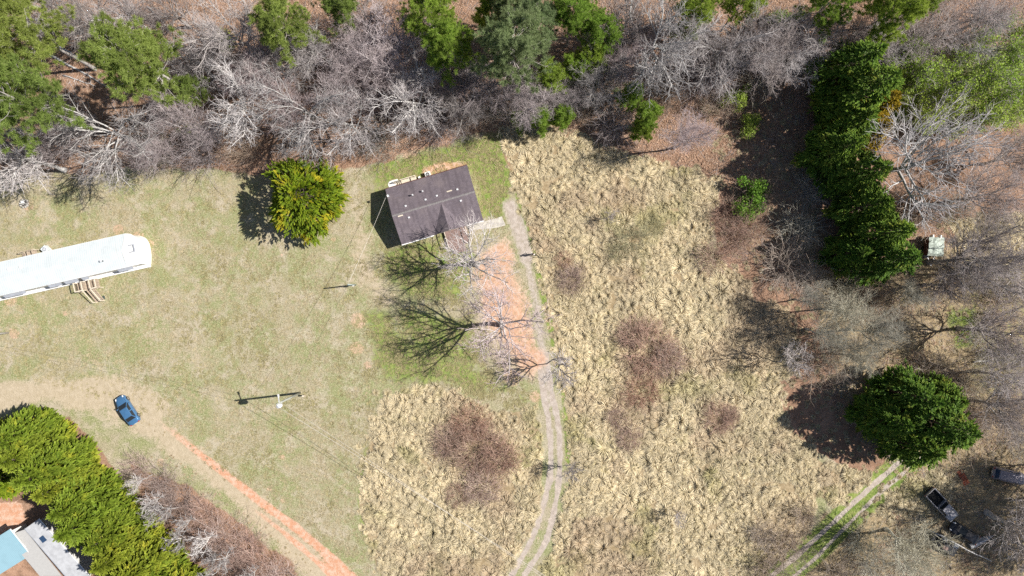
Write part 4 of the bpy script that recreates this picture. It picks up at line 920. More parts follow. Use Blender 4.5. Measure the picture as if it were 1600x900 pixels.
# ------------------------------------------------------------------ vehicles
def loft(stations, n_arc=5):
    """stations (x, half width low, half width high, z0, z1): rounded body cross-sections"""
    V, F = [], []; m = 0
    for x, w0, w1, z0, z1 in stations:
        prof = [(0, z0), (w0 * .92, z0), (w0, z0 + .08), (w0 * 1.0, z0 + (z1 - z0) * .55), (w1, z1 - .07), (w1 * .93, z1 - .012), (w1 * .5, z1 + .012), (0, z1 + .018)]
        ring = prof + [(-a, b) for a, b in prof[-2:0:-1]]; m = len(ring); V += [(x, a, b) for a, b in ring]
    for i in range(len(stations) - 1): F += [(i * m + k, i * m + (k + 1) % m, (i + 1) * m + (k + 1) % m, (i + 1) * m + k) for k in range(m)]
    F += [tuple(range(m))[::-1], tuple(range((len(stations) - 1) * m, len(stations) * m))]
    return V, F

def wheel(e, x, y, r=.33, w=.22):
    s = 1 if y > 0 else -1
    t = MB().tube([(x, y - s * w, r), (x, y - s * w * .9, r), (x, y - s * .02, r), (x, y, r)], [r * .86, r, r, r * .88], 20).build('wheel', M['rubber'], e, True); MB().tube([(x, y - s * .01, r), (x, y + s * .012, r)], r * .62, 14).build('rim', M['alloy'], t)

def cabin(e, xb0, xb1, xt0, xt1, wb, wt, zb, zt, paint, glass, pillars=2):
    """greenhouse: shell in body paint, glass a few mm proud; +x is the front"""
    B = [(xb0, -wb), (xb1, -wb), (xb1, wb), (xb0, wb)]; T = [(xt0, -wt), (xt1, -wt), (xt1, wt), (xt0, wt)]
    v = [(x, y, zb) for x, y in B] + [(x, y, zt) for x, y in T] + [((xt0 + xt1) / 2, 0, zt + .045)]
    sh = MB().add(v, [(0, 1, 5, 4), (1, 2, 6, 5), (2, 3, 7, 6), (3, 0, 4, 7), (4, 5, 8), (5, 6, 8), (6, 7, 8), (7, 4, 8)]).build('cabin', paint, e, False, bevel=.05)
    def panel(a, b, c, d, name, n, inset=(.06, .10, .1)):
        a, b, c, d = map(Vector, (a, b, c, d)); q = lambda s, t: a.lerp(b, s).lerp(d.lerp(c, s), t); s0 = inset[0]
        pts = [q(s0, inset[1]), q(1 - s0, inset[1]), q(1 - s0, 1 - inset[2]), q(s0, 1 - inset[2])]; n = Vector(n).normalized()
        p1 = [p + n * .012 for p in pts]; p0 = [p - n * .03 for p in pts]
        MB().add([tuple(p) for p in p1 + p0], [(0, 1, 2, 3), (0, 4, 5, 1), (1, 5, 6, 2), (2, 6, 7, 3), (3, 7, 4, 0)]).build(name, glass, e)
    vv = [Vector(p) for p in v]
    panel(vv[1], vv[2], vv[6], vv[5], 'windshield', (zt - zb, 0, xb1 - xt1)); panel(vv[3], vv[0], vv[4], vv[7], 'rear_window', (-(zt - zb), 0, xt0 - xb0))
    for s, (i, j, k, l) in ((-1, (0, 1, 5, 4)), (1, (2, 3, 7, 6))):
        a, b, c, d = vv[i], vv[j], vv[k], vv[l]
        for p in range(pillars):
            f0, f1 = p / pillars, (p + 1) / pillars
            panel(a.lerp(b, f0), a.lerp(b, f1), d.lerp(c, f1), d.lerp(c, f0), 'side_window', (0, s * (zt - zb), wb - wt), (.07, .1, .14))
    return sh

def sedan(px, py, heading, paint, label, name='parked_car', glass='glass', L=4.6, wd=.89, roofz=1.44, suv=False):
    x, y = W(px, py, .7); e = empty(name, (x, y, 0), heading, label, 'car'); h = L / 2
    st = [(-h, .62 * wd / .89, .60 * wd / .89, .42, .74), (-h + .12, .80, .74, .30, .86), (-h + .45, wd, .82, .22, .93), (-h + 1.2, wd, .84, .20, .95), (0, wd, .85, .20, .93), (h - 1.35, wd, .83, .20, .92), (h - .75, wd, .78, .22, .85), (h - .30, .80, .68, .26, .74), (h - .06, .62, .52, .34, .62), (h, .45, .4, .40, .56)]
    if suv: st = [(a, b, c, d + .08, z + .18) for a, b, c, d, z in st]
    v, f = loft(st); body = MB().add(v, f).build('body', paint, e, True)
    bz = 1.0 if suv else .90
    if suv: cabin(e, -h + .10, h - 1.15, -h + .42, h - 1.85, .80, .63, 1.05, 1.74, paint, M[glass], 3)
    else: cabin(e, -h + .62, h - 1.18, -h + 1.22, h - 2.0, .80, .58, .88, roofz, paint, M[glass], 2)
    for s in (-1, 1):
        for xx in (-h + .85, h - .88): wheel(e, xx, s * (wd + .01), .34 if not suv else .38)
        MB().tube([(h - .42, s * .60, .71 + .16 * suv), (h - .22, s * .57, .68 + .16 * suv), (h - .08, s * .50, .60 + .16 * suv)], [.06, .11, .05], 8).build('headlight', M['clear_lamp'], e, True)
        MB().box(-h - .01, -h + .2, *sorted((s * .5, s * .73)), .68 + .18 * suv, .82 + .18 * suv).build('taillight', M['red_lamp'], e, bevel=.02)
        MB().tube([(h - 1.55, s * (wd - .04), .95 + .15 * suv), (h - 1.58, s * (wd + .16), 1.0 + .15 * suv)], [.05, .09], 8).build('mirror', paint, e, True)
        for xx in (-.45, .45): MB().box(xx - .1, xx + .08, *sorted((s * (wd - .02), s * (wd + .02))), .74, .77).build('door_handle', M['alloy'], body)
    MB().box(h - .18, h - .01, -.42, .42, .38 + .08 * suv, .50 + .08 * suv).build('grille', M['dark'], e); MB().box(-h - .02, -h + .1, -.24, .24, .5 + .1 * suv, .62 + .1 * suv).build('licence_plate', M['white_paint'], e)
    hl = MB()
    for s in (-1, 1): hl.bar((h - 1.15, s * .74, .935 + .175 * suv), (h - .45, s * .62, .81 + .175 * suv), .012, .012)
    hl.build('bonnet_seam', M['dark'], body)
    return e

def pickup(px, py, heading, paint, label, load=None):
    x, y = W(px, py, .8); e = empty('pickup_truck', (x, y, 0), heading, label, 'pickup'); h = 2.65
    v, f = loft([(.0 - .15, .88, .84, .42, 1.02), (.6, .9, .84, .40, 1.04), (h - 1.2, .9, .84, .40, 1.05), (h - .5, .88, .80, .42, 1.00), (h - .1, .82, .70, .46, .90), (h, .72, .6, .52, .8)]); MB().add(v, f).build('body', paint, e, True)
    cabin(e, -.12, h - 1.15, .05, h - 1.75, .82, .66, 1.0, 1.68, paint, M['glass'], 2)
    bd = MB(); bx0, bx1 = -h + .02, -.19
    bd.box(bx0, bx1, -.9, -.80, .45, 1.08).box(bx0, bx1, .80, .9, .45, 1.08).box(bx0, bx0 + .08, -.798, .798, .45, 1.06).box(bx1 - .06, bx1, -.798, .798, .45, 1.07).build('bed', paint, e, bevel=.02)
    MB().box(bx0 + .09, bx1 - .07, -.795, .795, .5, .6).build('bed_liner', M['rubber'], e); MB().box(-h - .12, -h, -.85, .85, .42, .6).build('rear_bumper', M['dark'], e); MB().box(h - .02, h + .1, -.8, .8, .42, .62).build('front_bumper', M['alloy'], e, bevel=.03)
    for s in (-1, 1):
        for xx in (-h + 1.0, h - .95): wheel(e, xx, s * .91, .38, .25)
        MB().box(h - .08, h + .015, *sorted((s * .45, s * .68)), .68, .82).build('headlight', M['clear_lamp'], e); MB().box(-h, -h + .1, *sorted((s * .80, s * .905)), .72, .98).build('taillight', M['red_lamp'], e)
        MB().tube([(h - 1.4, s * .84, 1.1), (h - 1.45, s * 1.06, 1.14)], [.05, .1], 8).build('mirror', M['dark'], e, True)
    return e
PAINT = lambda n, c, r=.28: simple(n, c, r, .15, var=.06, scale=2, coat=.7)
sedan(198, 641, math.atan2(480, -310), PAINT('blue_car_paint', (.06, .155, .30)), 'blue sedan parked on the pale dirt drive', L=4.55)
pickup(1472, 789, math.atan2(-205, 195), PAINT('grey_truck_paint', (.36, .35, .37), .4), 'grey pickup truck with an empty black bed in the leafless wood')
sedan(1507, 833, R(150), PAINT('black_car_paint', (.018, .018, .022), .35), 'black car with pale windscreen standing under bare branches', L=4.4)
sedan(1577, 744, R(-14), PAINT('old_grey_paint', (.27, .25, .28), .5), 'old grey van with blue sky reflection painted into its windscreens and rusty bonnet', name='parked_van', glass='glass_sky_refl', L=5.0, suv=True)
tag(MB().box(-1.15, 1.15, -.45, .45, -.02, .03).build('rusty_sheet', M['rust'], None, loc=(*W(1505, 746), 0), rotz=math.atan2(-36, 20)), 'rust red metal strip lying on the wood floor', 'metal sheet')

def build_trailers():
    x, y = W(1477, 851, .8); e = empty('flatbed_trailer', (x, y, 0), R(-28), 'black flatbed trailer with dark load under bare branches', 'trailer')
    MB().box(-2.0, 2.0, -.95, .95, .55, .68).build('bed', M['dark'], e); MB().bar((2.0, .5, .6), (3.0, 0, .55), .1).build('tongue', M['dark'], e); MB().bar((2.0, -.5, .6), (3.0, 0, .55), .1).build('tongue', M['dark'], e)
    for s in (-1, 1):
        for xx in (-.45, .45): wheel(e, xx, s * 1.2, .34)
        MB().box(-2, 2, *sorted((s * .9, s * .95)), .68, 1.0).build('side_rail', M['dark'], e)
    rs = random.Random(4)
    for k in range(9):
        a, b = rs.uniform(-1.7, 1.3), rs.uniform(-.75, .5); MB().box(a, a + rs.uniform(.3, .8), b, b + rs.uniform(.2, .5), .682, .75 + rs.uniform(.1, .5)).build('load_piece', [M['dark'], M['rubber'], M['wood_brown'], M['awning']][k % 4], e, bevel=.02)
    x, y = W(1536, 846, .5); e = empty('rowing_boat', (x, y, 0), R(24), 'upturned grey rowing boat lying beside the black car', 'boat'); V, F = [], []
    n = 9
    for i in range(n):
        t = i / (n - 1); xx = -1.9 + 3.8 * t; w = .62 * math.sin(math.pi * min(1, .18 + .82 * (1 - t)) * .5) ** .8 if t > 0 else .52; w *= (1 - t ** 4 * .96); hh = .55 - .12 * t * t
        V += [(xx, w * c, -.03 + hh * s) for c, s in ((1, 0), (.93, .4), (.7, .8), (.3, .98), (0, 1.0), (-.3, .98), (-.7, .8), (-.93, .4), (-1, 0))]
    F = [(i * 9 + k, i * 9 + k + 1, (i + 1) * 9 + k + 1, (i + 1) * 9 + k) for i in range(n - 1) for k in range(8)] + [tuple(range(9))]
    MB().add(V, F).build('hull', simple('grey_boat_hull', (.33, .33, .34), .5), e, True); MB().bar((-1.9, 0, .535), (1.0, 0, .47), .06, .05).build('keel', M['galv'], e)
    # camper under a tarp
    x, y = W(1462, 386, 1.6); e = empty('camper_trailer', (x, y, 0), R(-4), 'small brown camper trailer covered by a grey-green tarp', 'camper')
    MB().box(-1.05, 1.05, -1.2, 1.3, .45, 1.75).build('body', M['brown_panel'], e, bevel=.05)
    V = []; rs = random.Random(9); nx = 10
    for j in range(nx):
        for i in range(nx):
            a, b = i / (nx - 1), j / (nx - 1); xx, yy = -1.12 + 2.4 * a, -1.3 + 2.65 * b; zz = 2.0 - .35 * abs(a - .45) + rs.uniform(-.05, .05) - (.35 if i == nx - 1 else 0) - (.25 if j == 0 else 0)
            V.append((xx + rs.uniform(-.06, .06), yy + rs.uniform(-.08, .08), zz))
    tp = MB().add(V, [(j * nx + i, j * nx + i + 1, (j + 1) * nx + i + 1, (j + 1) * nx + i) for j in range(nx - 1) for i in range(nx - 1)]).build('tarp', M['tarp'], e); md = tp.modifiers.new('cloth', 'SOLIDIFY'); md.thickness = .02
    MB().bar((-.5, -1.2, .5), (.15, -2.6, .48), .1).build('tongue', M['galv'], e); MB().bar((.6, -1.2, .5), (.15, -2.6, .48), .1).build('tongue', M['galv'], e); MB().tube([(.15, -2.5, -.05), (.15, -2.5, .7)], .05, 8).build('jack', M['galv'], e)
    for s in (-1, 1): wheel(e, s * .0 + s * .9, s * .2, .3, .2)
    for xx in (-.4, .7): MB().box(xx - .1, xx + .1, 1.302, 1.75, .9, 1.6).build('rear_locker', M['white_paint'], e, bevel=.02)
    x, y = W(1449, 398, .4); tag(MB().box(-.45, .45, -.3, .3, -.02, .55).build('storage_box', M['awning'], None, bevel=.04, loc=(x, y, 0), rotz=R(35)), 'grey storage box on the ground beside the camper', 'box')
    # drum lying at the edge of the wood
    x, y = W(671, 176); e = empty('metal_drum', (x, y, 0), R(4), 'blue-grey drum with white end lying in the brush', 'drum'); MB().tube([(-.55, 0, .29), (-.2, 0, .29), (-.18, 0, .29), (.2, 0, .29), (.22, 0, .29), (.55, 0, .29)], [.29, .29, .31, .31, .29, .29], 18).build('barrel', M['drum'], e, True); MB().tube([(.55, 0, .29), (.60, 0, .29)], .27, 18).build('lid', M['white_paint'], e)
    # fire pit
    x, y = W(38, 318); e = empty('fire_pit', (x, y, 0), 0, 'ring of pale stones round a fire pit in the lawn', 'fire pit'); rs = random.Random(3); MB().tube([(0, 0, -.05), (0, 0, .03)], [.5, .42], 14).build('ash_bed', M['ash'], e)
    for k in range(10):
        a = k * .628 + rs.uniform(-.1, .1); sz = rs.uniform(.12, .2); v = []
        for i in range(3):
            for j in range(6): v.append((.55 * math.cos(a) + sz * (1, 1.05, .6)[i] * math.cos(j * 1.047) * rs.uniform(.8, 1.15), .55 * math.sin(a) + sz * (1, 1.05, .6)[i] * math.sin(j * 1.047) * rs.uniform(.8, 1.15), (-.03, .09, .2)[i] * rs.uniform(.9, 1.3)))
        MB().add(v, [(i * 6 + j, i * 6 + (j + 1) % 6, (i + 1) * 6 + (j + 1) % 6, (i + 1) * 6 + j) for i in range(2) for j in range(6)] + [tuple(range(12, 18))]).build('stone', M['stone'], e)
    x, y = W(34.5, 316, .5); e = empty('garden_chair', (x, y, 0), R(200), 'white plastic chair beside the fire pit', 'chair')
    MB().box(-.24, .24, -.24, .24, .40, .44).build('seat', M['white_paint'], e, bevel=.02); MB().box(-.24, .24, .21, .25, .445, .9).build('backrest', M['white_paint'], e, bevel=.02)
    for a in (-.21, .21):
        for b in (-.21, .21): MB().box(a - .025, a + .025, b - .025, b + .025, -.03, .4).build('leg', M['white_paint'], e)
build_trailers()

# ------------------------------------------------------------------ person on the driveway
def skin_mesh(name, pts, edges, radii, mat, parent, root=0):
    me = bpy.data.meshes.new(name); me.from_pydata(pts, edges, []); me.materials.append(mat); o = obj(name, me, parent)
    md = o.modifiers.new('skin', 'SKIN')
    for i, r in enumerate(radii):
        sv_ = me.skin_vertices[0].data[i]; sv_.radius = (r, r) if np.isscalar(r) else r; sv_.use_root = (i == root)
    sb = o.modifiers.new('smooth', 'SUBSURF'); sb.levels = 1; sb.render_levels = 1; return o
def build_person():
    x, y = W(832, 397.5); e = empty('person', (x, y, 0), R(150), 'person in white top and dark trousers standing on the driveway', 'person')
    p = [(0, 0, .95), (0, .01, 1.15), (0, 0, 1.38), (0, -.01, 1.47), (0, -.03, 1.58), (0, -.03, 1.70)]; r = [(.15, .12), (.14, .11), (.15, .10), (.055, .055), (.085, .095), (.06, .07)]
    ed = [(0, 1), (1, 2), (2, 3), (3, 4), (4, 5)]
    for s in (-1, 1):
        b = len(p); p += [(s * .10, 0, .86), (s * .11, -.02, .48), (s * .12, .03, .08), (s * .13, -.14, .04)]; r += [.085, .058, .042, .036]; ed += [(0, b), (b, b + 1), (b + 1, b + 2), (b + 2, b + 3)]
        b = len(p); p += [(s * .19, 0, 1.38), (s * .25, .02, 1.10), (s * .13, -.24, 1.12), (s * .10, -.31, 1.14)]; r += [.058, .042, .032, .03]; ed += [(2, b), (b, b + 1), (b + 1, b + 2), (b + 2, b + 3)]
        hb = b + 3
        for k in range(4):
            c = len(p); q = -.03 + .02 * k; p += [(s * (.10 - .01) + q * .3, -.35, 1.155 + q), (s * .07 + q * .2, -.385, 1.15 + q), (s * .045, -.385 + .004 * k, 1.145 + q)]; r += [.009, .0085, .008]; ed += [(hb, c), (c, c + 1), (c + 1, c + 2)]
        c = len(p); p += [(s * .075, -.30, 1.19), (s * .055, -.325, 1.205)]; r += [.010, .009]; ed += [(hb - 0, c), (c, c + 1)]
    skin_mesh('body', p, ed, r, M['skin'], e)
    tp = [(0, 0, .92), (0, .01, 1.15), (0, 0, 1.39)]; tr = [(.18, .14), (.165, .13), (.165, .115)]; te = [(0, 1), (1, 2)]
    for s in (-1, 1): b = len(tp); tp += [(s * .20, 0, 1.39), (s * .26, .02, 1.12), (s * .17, -.16, 1.12)]; tr += [.075, .06, .05]; te += [(2, b), (b, b + 1), (b + 1, b + 2)]
    skin_mesh('shirt', tp, te, tr, M['white_cloth'], e)
    tp, tr, te = [(0, 0, .93)], [(.165, .13)], []
    for s in (-1, 1): b = len(tp); tp += [(s * .10, 0, .82), (s * .11, -.02, .48), (s * .12, .03, .10)]; tr += [.105, .08, .065]; te += [(0, b), (b, b + 1), (b + 1, b + 2)]
    skin_mesh('trousers', tp, te, tr, M['dark_cloth'], e)
    skin_mesh('hair', [(0, -.005, 1.66), (0, 0, 1.715), (0, .03, 1.62)], [(0, 1), (0, 2)], [(.10, .105), (.075, .08), (.085, .07)], M['hair'], e)
    for s in (-1, 1): skin_mesh('shoe', [(s * .12, .05, .045), (s * .13, -.08, .04), (s * .135, -.16, .035)], [(0, 1), (1, 2)], [.05, .05, .04], M['dark'], e)
    f = MB(); f.box(-.055, -.02, -.127, -.115, 1.60, 1.615).box(.02, .055, -.127, -.115, 1.60, 1.615).build('eyes', M['dark'], e); MB().tube([(0, -.115, 1.60), (0, -.145, 1.565)], [.01, .016], 6).build('nose', M['skin'], e); MB().box(-.025, .025, -.122, -.11, 1.535, 1.543).build('mouth', M['rust'], e)
    for s in (-1, 1): MB().tube([(s * .085, -.02, 1.56), (s * .098, -.02, 1.60)], [.015, .02], 6).build('ear', M['skin'], e)
    ex = empty('remote_control', (x, y, 0), R(150), 'small dark remote control held by the person', 'remote control'); MB().box(-.10, .10, -.40, -.33, 1.10, 1.14).build('case', M['dark'], ex, bevel=.01)
    for s in (-1, 1): MB().tube([(s * .05, -.365, 1.138), (s * .05, -.365, 1.17)], .006, 6).build('stick', M['galv'], ex)
build_person()

# ------------------------------------------------------------------ tall dry grass, weeds, sticks (ground cover)
def tuft(seed, n=110, H=.55, Rr=.55, w=.034, lean=(0, 0), flop=1.0):
    rng = np.random.default_rng(seed); a = rng.random(n) * 6.283; L = H * (.6 + .8 * rng.random(n)); r0 = .14 * np.sqrt(rng.random(n))
    d = nrm(np.stack([np.cos(a) * .55 + lean[0], np.sin(a) * .55 + lean[1], np.full(n, 1.0)], 1)); p = np.stack([r0 * np.cos(a), r0 * np.sin(a), np.full(n, -.05)], 1); pts = [p]
    out = np.stack([np.cos(a) + lean[0] * 1.5, np.sin(a) + lean[1] * 1.5, np.zeros(n)], 1)
    for q in range(4):
        d = nrm(d + out * .30 * flop + np.array([0, 0, -.26 * flop * q]) + .10 * rng.standard_normal(d.shape)); pts.append(pts[-1] + d * (L / 3.4)[:, None])
    P = np.stack(pts, 1); P[..., 2] = np.maximum(P[..., 2], .01 + .02 * np.arange(5)); T = nrm(np.gradient(P, axis=1)); sd_ = nrm(np.cross(T, np.array([0, 0, 1.0]) + .6 * rng.standard_normal((n, 1, 3))))
    ww = (w * (.7 + .6 * rng.random(n)))[:, None] * np.array([.7, 1, 1, .8, .15])[None]
    V = np.stack([P - sd_ * ww[..., None] * .5, P + sd_ * ww[..., None] * .5], 2).reshape(-1, 3)
    b = (np.arange(n)[:, None] * 5 + np.arange(4)[None]) * 2; F = np.stack([b, b + 1, b + 3, b + 2], -1).reshape(-1, 4)
    lv = np.tile(np.repeat(np.linspace(0, 1, 5), 2), n)
    return make_mesh('tuft', V, [F], None, False, {'lev': lv})

def field_points(P, step, rng, margin=.0, dens=1.0):
    q = np.array([W(*p) for p in P]); x0, y0 = q.min(0); x1, y1 = q.max(0)
    X, Y = np.meshgrid(np.arange(x0, x1, step), np.arange(y0, y1, step)); X = X.ravel() + (rng.random(X.size) - .5) * step * 1.1; Y = Y.ravel() + (rng.random(Y.size) - .5) * step * 1.1
    sd_ = poly_sd(X, Y, P) + (fbm(X, Y, 3.0, 3, 2.2) - .5) * 2.2; k = (sd_ > margin) & (rng.random(X.size) < dens) & (np.abs(X) < 84) & (np.abs(Y) < 48)
    return X[k], Y[k]

def build_field():
    rng = np.random.default_rng(3); lean = [(-.10, -.25), (-.2, -.4), (0, 0), (.15, -.2), (-.3, -.15), (0.0, -.5)]
    vs = [tuft(100 + i, 230, .56, .6, .038, lean[i], 1.2) for i in range(6)]
    XY = [field_points(P, .66, rng, m) for P, m in ((FIELD_A, -.9), (FIELD_B, -1.3), (FIELD_C, -.8), (FIELD_D, -.8))]
    X = np.concatenate([a for a, b in XY]); Y = np.concatenate([b for a, b in XY])
    ins = np.maximum.reduce([poly_sd(X, Y, P) for P in (FIELD_A, FIELD_B, FIELD_C, FIELD_D)]); fade = sstep(-1.8, 1.2, ins)
    gaps = fbm(X, Y, 2.6, 3, 7.7); keep = rng.random(len(X)) < .12 + fade; keep &= rng.random(len(X)) < sstep(.24, .42, gaps) + .3
    for P in (DRIVE_L, DRIVE_R, PATH_L, PATH_R): keep &= line_d(X, Y, P) > .85
    for x, y, r in ((995, 372, 2.4), (890, 430, 1.6), (740, 705, 4.6), (1012, 560, 3.6), (1000, 610, 2.0), (1120, 650, 2.2), (770, 760, 2.0)):
        d = np.hypot(X - W(x, y)[0], Y - W(x, y)[1]); keep &= (d > r * .75) | (rng.random(len(X)) < .35)
    X, Y, fade = X[keep], Y[keep], fade[keep]; n = len(X)
    ridge = fbm(X, Y, 1.5, 2, 5.0)
    sc = (.45 + 1.05 * rng.random(n) ** 1.8) * (.7 + .6 * ridge) * (.4 + .6 * fade) * (.78 + .5 * fbm(X, Y, 11.0, 3, 2.9)); big = sstep(-30, 50, X) * .1
    s3 = np.stack([sc * (1.05 + .3 * rng.random(n)), sc * (1.05 + .3 * rng.random(n)), sc * (.95 + .4 * rng.random(n))], 1)
    rot = np.stack([np.zeros(n), np.zeros(n), (fbm(X, Y, 9.0, 2, 4.1) - .5) * 5 + rng.standard_normal(n) * .7], 1)
    g = np.clip(sstep(.56, .74, fbm(X, Y, 5.0, 3, 1.1)) * .8 + sstep(.80, 1.0, rng.random(n)) * .35, 0, 1); br = np.clip(sstep(.54, .72, fbm(X, Y, 6.0, 3, 6.3)) * .8, 0, 1)
    for x, y, r in ((740, 690, 8.0), (1010, 560, 7.0), (990, 640, 6.0), (1120, 650, 4), (1180, 460, 6), (890, 430, 4), (1230, 840, 7)):
        br = np.maximum(br, (1 - sstep(r * .4, r, np.hypot(X - W(x, y)[0], Y - W(x, y)[1]))) * .65)
    tint = np.stack([g, br, rng.random(n) * .6 + fbm(X, Y, 8.0, 2, 3.0) * .4, np.ones(n)], 1)
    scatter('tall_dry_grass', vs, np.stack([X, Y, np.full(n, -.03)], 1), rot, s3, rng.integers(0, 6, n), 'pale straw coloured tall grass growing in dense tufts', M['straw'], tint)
    # shorter straggly grass on the rough edges and in the shaded clearing
    P = [(1090, 150), (1250, 150), (1290, 440), (1330, 600), (1400, 760), (1330, 780), (1200, 700), (1190, 560), (1230, 480), (1120, 400), (1130, 280)]
    X, Y = field_points(P, 1.0, rng, 0, .75); a2 = field_points([(210, 640), (330, 720), (480, 870), (520, 930), (440, 930), (360, 800), (230, 720)], .7, rng, 0, .5); a3 = field_points([(1320, 430), (1480, 330), (1640, 330), (1640, 900), (1280, 930), (1400, 700)], 1.0, rng, 0, .7)
    X = np.concatenate([X, a2[0], a3[0]]); Y = np.concatenate([Y, a2[1], a3[1]]); n = len(X); sc = .35 + .35 * rng.random(n)
    keep = line_d(X, Y, RUT_L) > .8; keep &= line_d(X, Y, PATH_L) > .6; sc[X < -20] *= .45; X, Y, sc = X[keep], Y[keep], sc[keep]; n = len(X)
    tint = np.stack([rng.random(n) * .5, rng.random(n) * .8, rng.random(n) * .5, np.ones(n)], 1)
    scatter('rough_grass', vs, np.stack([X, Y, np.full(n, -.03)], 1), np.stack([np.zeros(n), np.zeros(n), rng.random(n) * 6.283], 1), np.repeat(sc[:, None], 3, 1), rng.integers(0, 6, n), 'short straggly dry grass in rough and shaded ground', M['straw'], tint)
    # low grass and weeds of the lawn
    lv = [tuft(140 + i, 26, .16, .2, .03, (0, 0), .8) for i in range(4)]
    LAWN = [(-20, 268), (330, 268), (560, 262), (780, 205), (800, 300), (830, 400), (850, 600), (830, 640), (600, 610), (560, 790), (600, 930), (560, 930), (230, 650), (-20, 585)]
    X, Y = field_points(LAWN, .42, rng, .3, .62); g, cl, li, fi, gr, sa, pg = ground_masks(X, Y)
    keep = (rng.random(len(X)) > cl * 1.2) & (gr < .3) & (rng.random(len(X)) > sa * .7)
    hx, hy = W(678.75, 320); a = R(16.5); dx, dy = X - hx, Y - hy; lx, ly = dx * math.cos(a) + dy * math.sin(a), -dx * math.sin(a) + dy * math.cos(a); keep &= (np.abs(lx) > 5.8) | (np.abs(ly) > 3.8)
    X, Y, g = X[keep], Y[keep], g[keep]; n = len(X)
    gg = np.clip(g * 1.2 + sstep(.5, .7, fbm(X, Y, 4.0, 4, 9.0)) * .8 + (rng.random(n) < .12) * .7, 0, 1.15)
    tint = np.stack([np.clip(gg + .35, 0, 1.2), np.full(n, .25), rng.random(n) * .35, np.ones(n)], 1); sc = (.45 + .7 * rng.random(n)) * (1 + .6 * (gg > .8))
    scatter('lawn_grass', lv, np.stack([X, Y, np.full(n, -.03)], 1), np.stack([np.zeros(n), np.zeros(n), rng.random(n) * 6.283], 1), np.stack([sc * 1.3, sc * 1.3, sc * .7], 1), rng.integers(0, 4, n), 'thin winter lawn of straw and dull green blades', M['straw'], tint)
    # fallen sticks and leaves on the wood floor
    rngs = np.random.default_rng(77); stv = []
    for i in range(4):
        m = 9; p = np.stack([rngs.random(m) * 1.6 - .8, rngs.random(m) * 1.6 - .8, .02 + .05 * rngs.random(m)], 1); dd = nrm(rngs.standard_normal((m, 3)) * np.array([1, 1, .08])); ln = (.5 + 1.3 * rngs.random(m))[:, None]
        Pp = np.stack([p - dd * ln * .5, p + rngs.standard_normal((m, 3)) * np.array([.05, .05, .02]), p + dd * ln * .5], 1); V, F, A = merge([(*tubes(Pp, np.full((m, 3), .014) * np.array([1.3, 1, .5]), 3), .5)]); stv.append(make_mesh('sticks', V, F, None, False, A))
    X, Y = np.concatenate([np.array(field_points(P, 1.5, rng, .5, .8)) for P in ([(-110, -70), (1700, -70), (1700, 960), (1280, 960), (1400, 760), (1260, 600), (1250, 480), (1130, 400), (1130, 280), (960, 240), (800, 196), (560, 257), (-110, 265)],)], 1)
    n = len(X); sc = .6 + .8 * rng.random(n)
    scatter('fallen_sticks', stv, np.stack([X, Y, np.zeros(n)], 1), np.stack([np.zeros(n), np.zeros(n), rng.random(n) * 6.283], 1), np.repeat(sc[:, None], 3, 1), rng.integers(0, 4, n), 'fallen sticks and twigs strewn over the wood floor', M['bark_grey'], cat='sticks')
    lfv = []
    for i in range(3):
        m = 60; q = np.stack([rngs.random(m) * 1.8 - .9, rngs.random(m) * 1.8 - .9, .0 + .06 * rngs.random(m)], 1); a = rngs.random(m) * 6.28; u = np.stack([np.cos(a), np.sin(a), rngs.standard_normal(m) * .35], 1); v = np.stack([-np.sin(a), np.cos(a), rngs.standard_normal(m) * .35], 1); s = (.05 + .06 * rngs.random(m))[:, None]
        V = np.stack([q - u * s, q + v * s * .6, q + u * s, q - v * s * .6], 1).reshape(-1, 3); lfv.append(make_mesh('leaves', V, [np.arange(m * 4).reshape(m, 4)], None, False, {'lev': np.repeat(rngs.random(m), 4)}))
    t = NT('fallen_leaves'); lev = t.attr('lev').outputs['Fac']; c = t.mix(t.ramp(lev, 0, .6), (.20, .115, .07), (.36, .23, .155)); c = t.mix(t.ramp(lev, .7, 1), c, (.50, .37, .27)); lm = t.out(c, .8)
    X, Y = field_points([(-110, -70), (1700, -70), (1700, 960), (1280, 960), (1400, 760), (1260, 600), (1250, 480), (1130, 400), (1130, 280), (960, 240), (800, 196), (560, 257), (-110, 265)], 1.05, rng, .3, .9); kk = ((X < W(1250, 0)[0]) | (Y > W(0, 60)[1]) | (rng.random(len(X)) < .22)); X, Y = X[kk], Y[kk]; n = len(X); sc = .8 + .5 * rng.random(n)
    scatter('leaf_litter', lfv, np.stack([X, Y, np.full(n, .0)], 1), np.stack([np.zeros(n), np.zeros(n), rng.random(n) * 6.283], 1), np.repeat(sc[:, None], 3, 1), rng.integers(0, 3, n), 'brown fallen leaves covering the wood floor', lm, cat='leaves')
build_field()

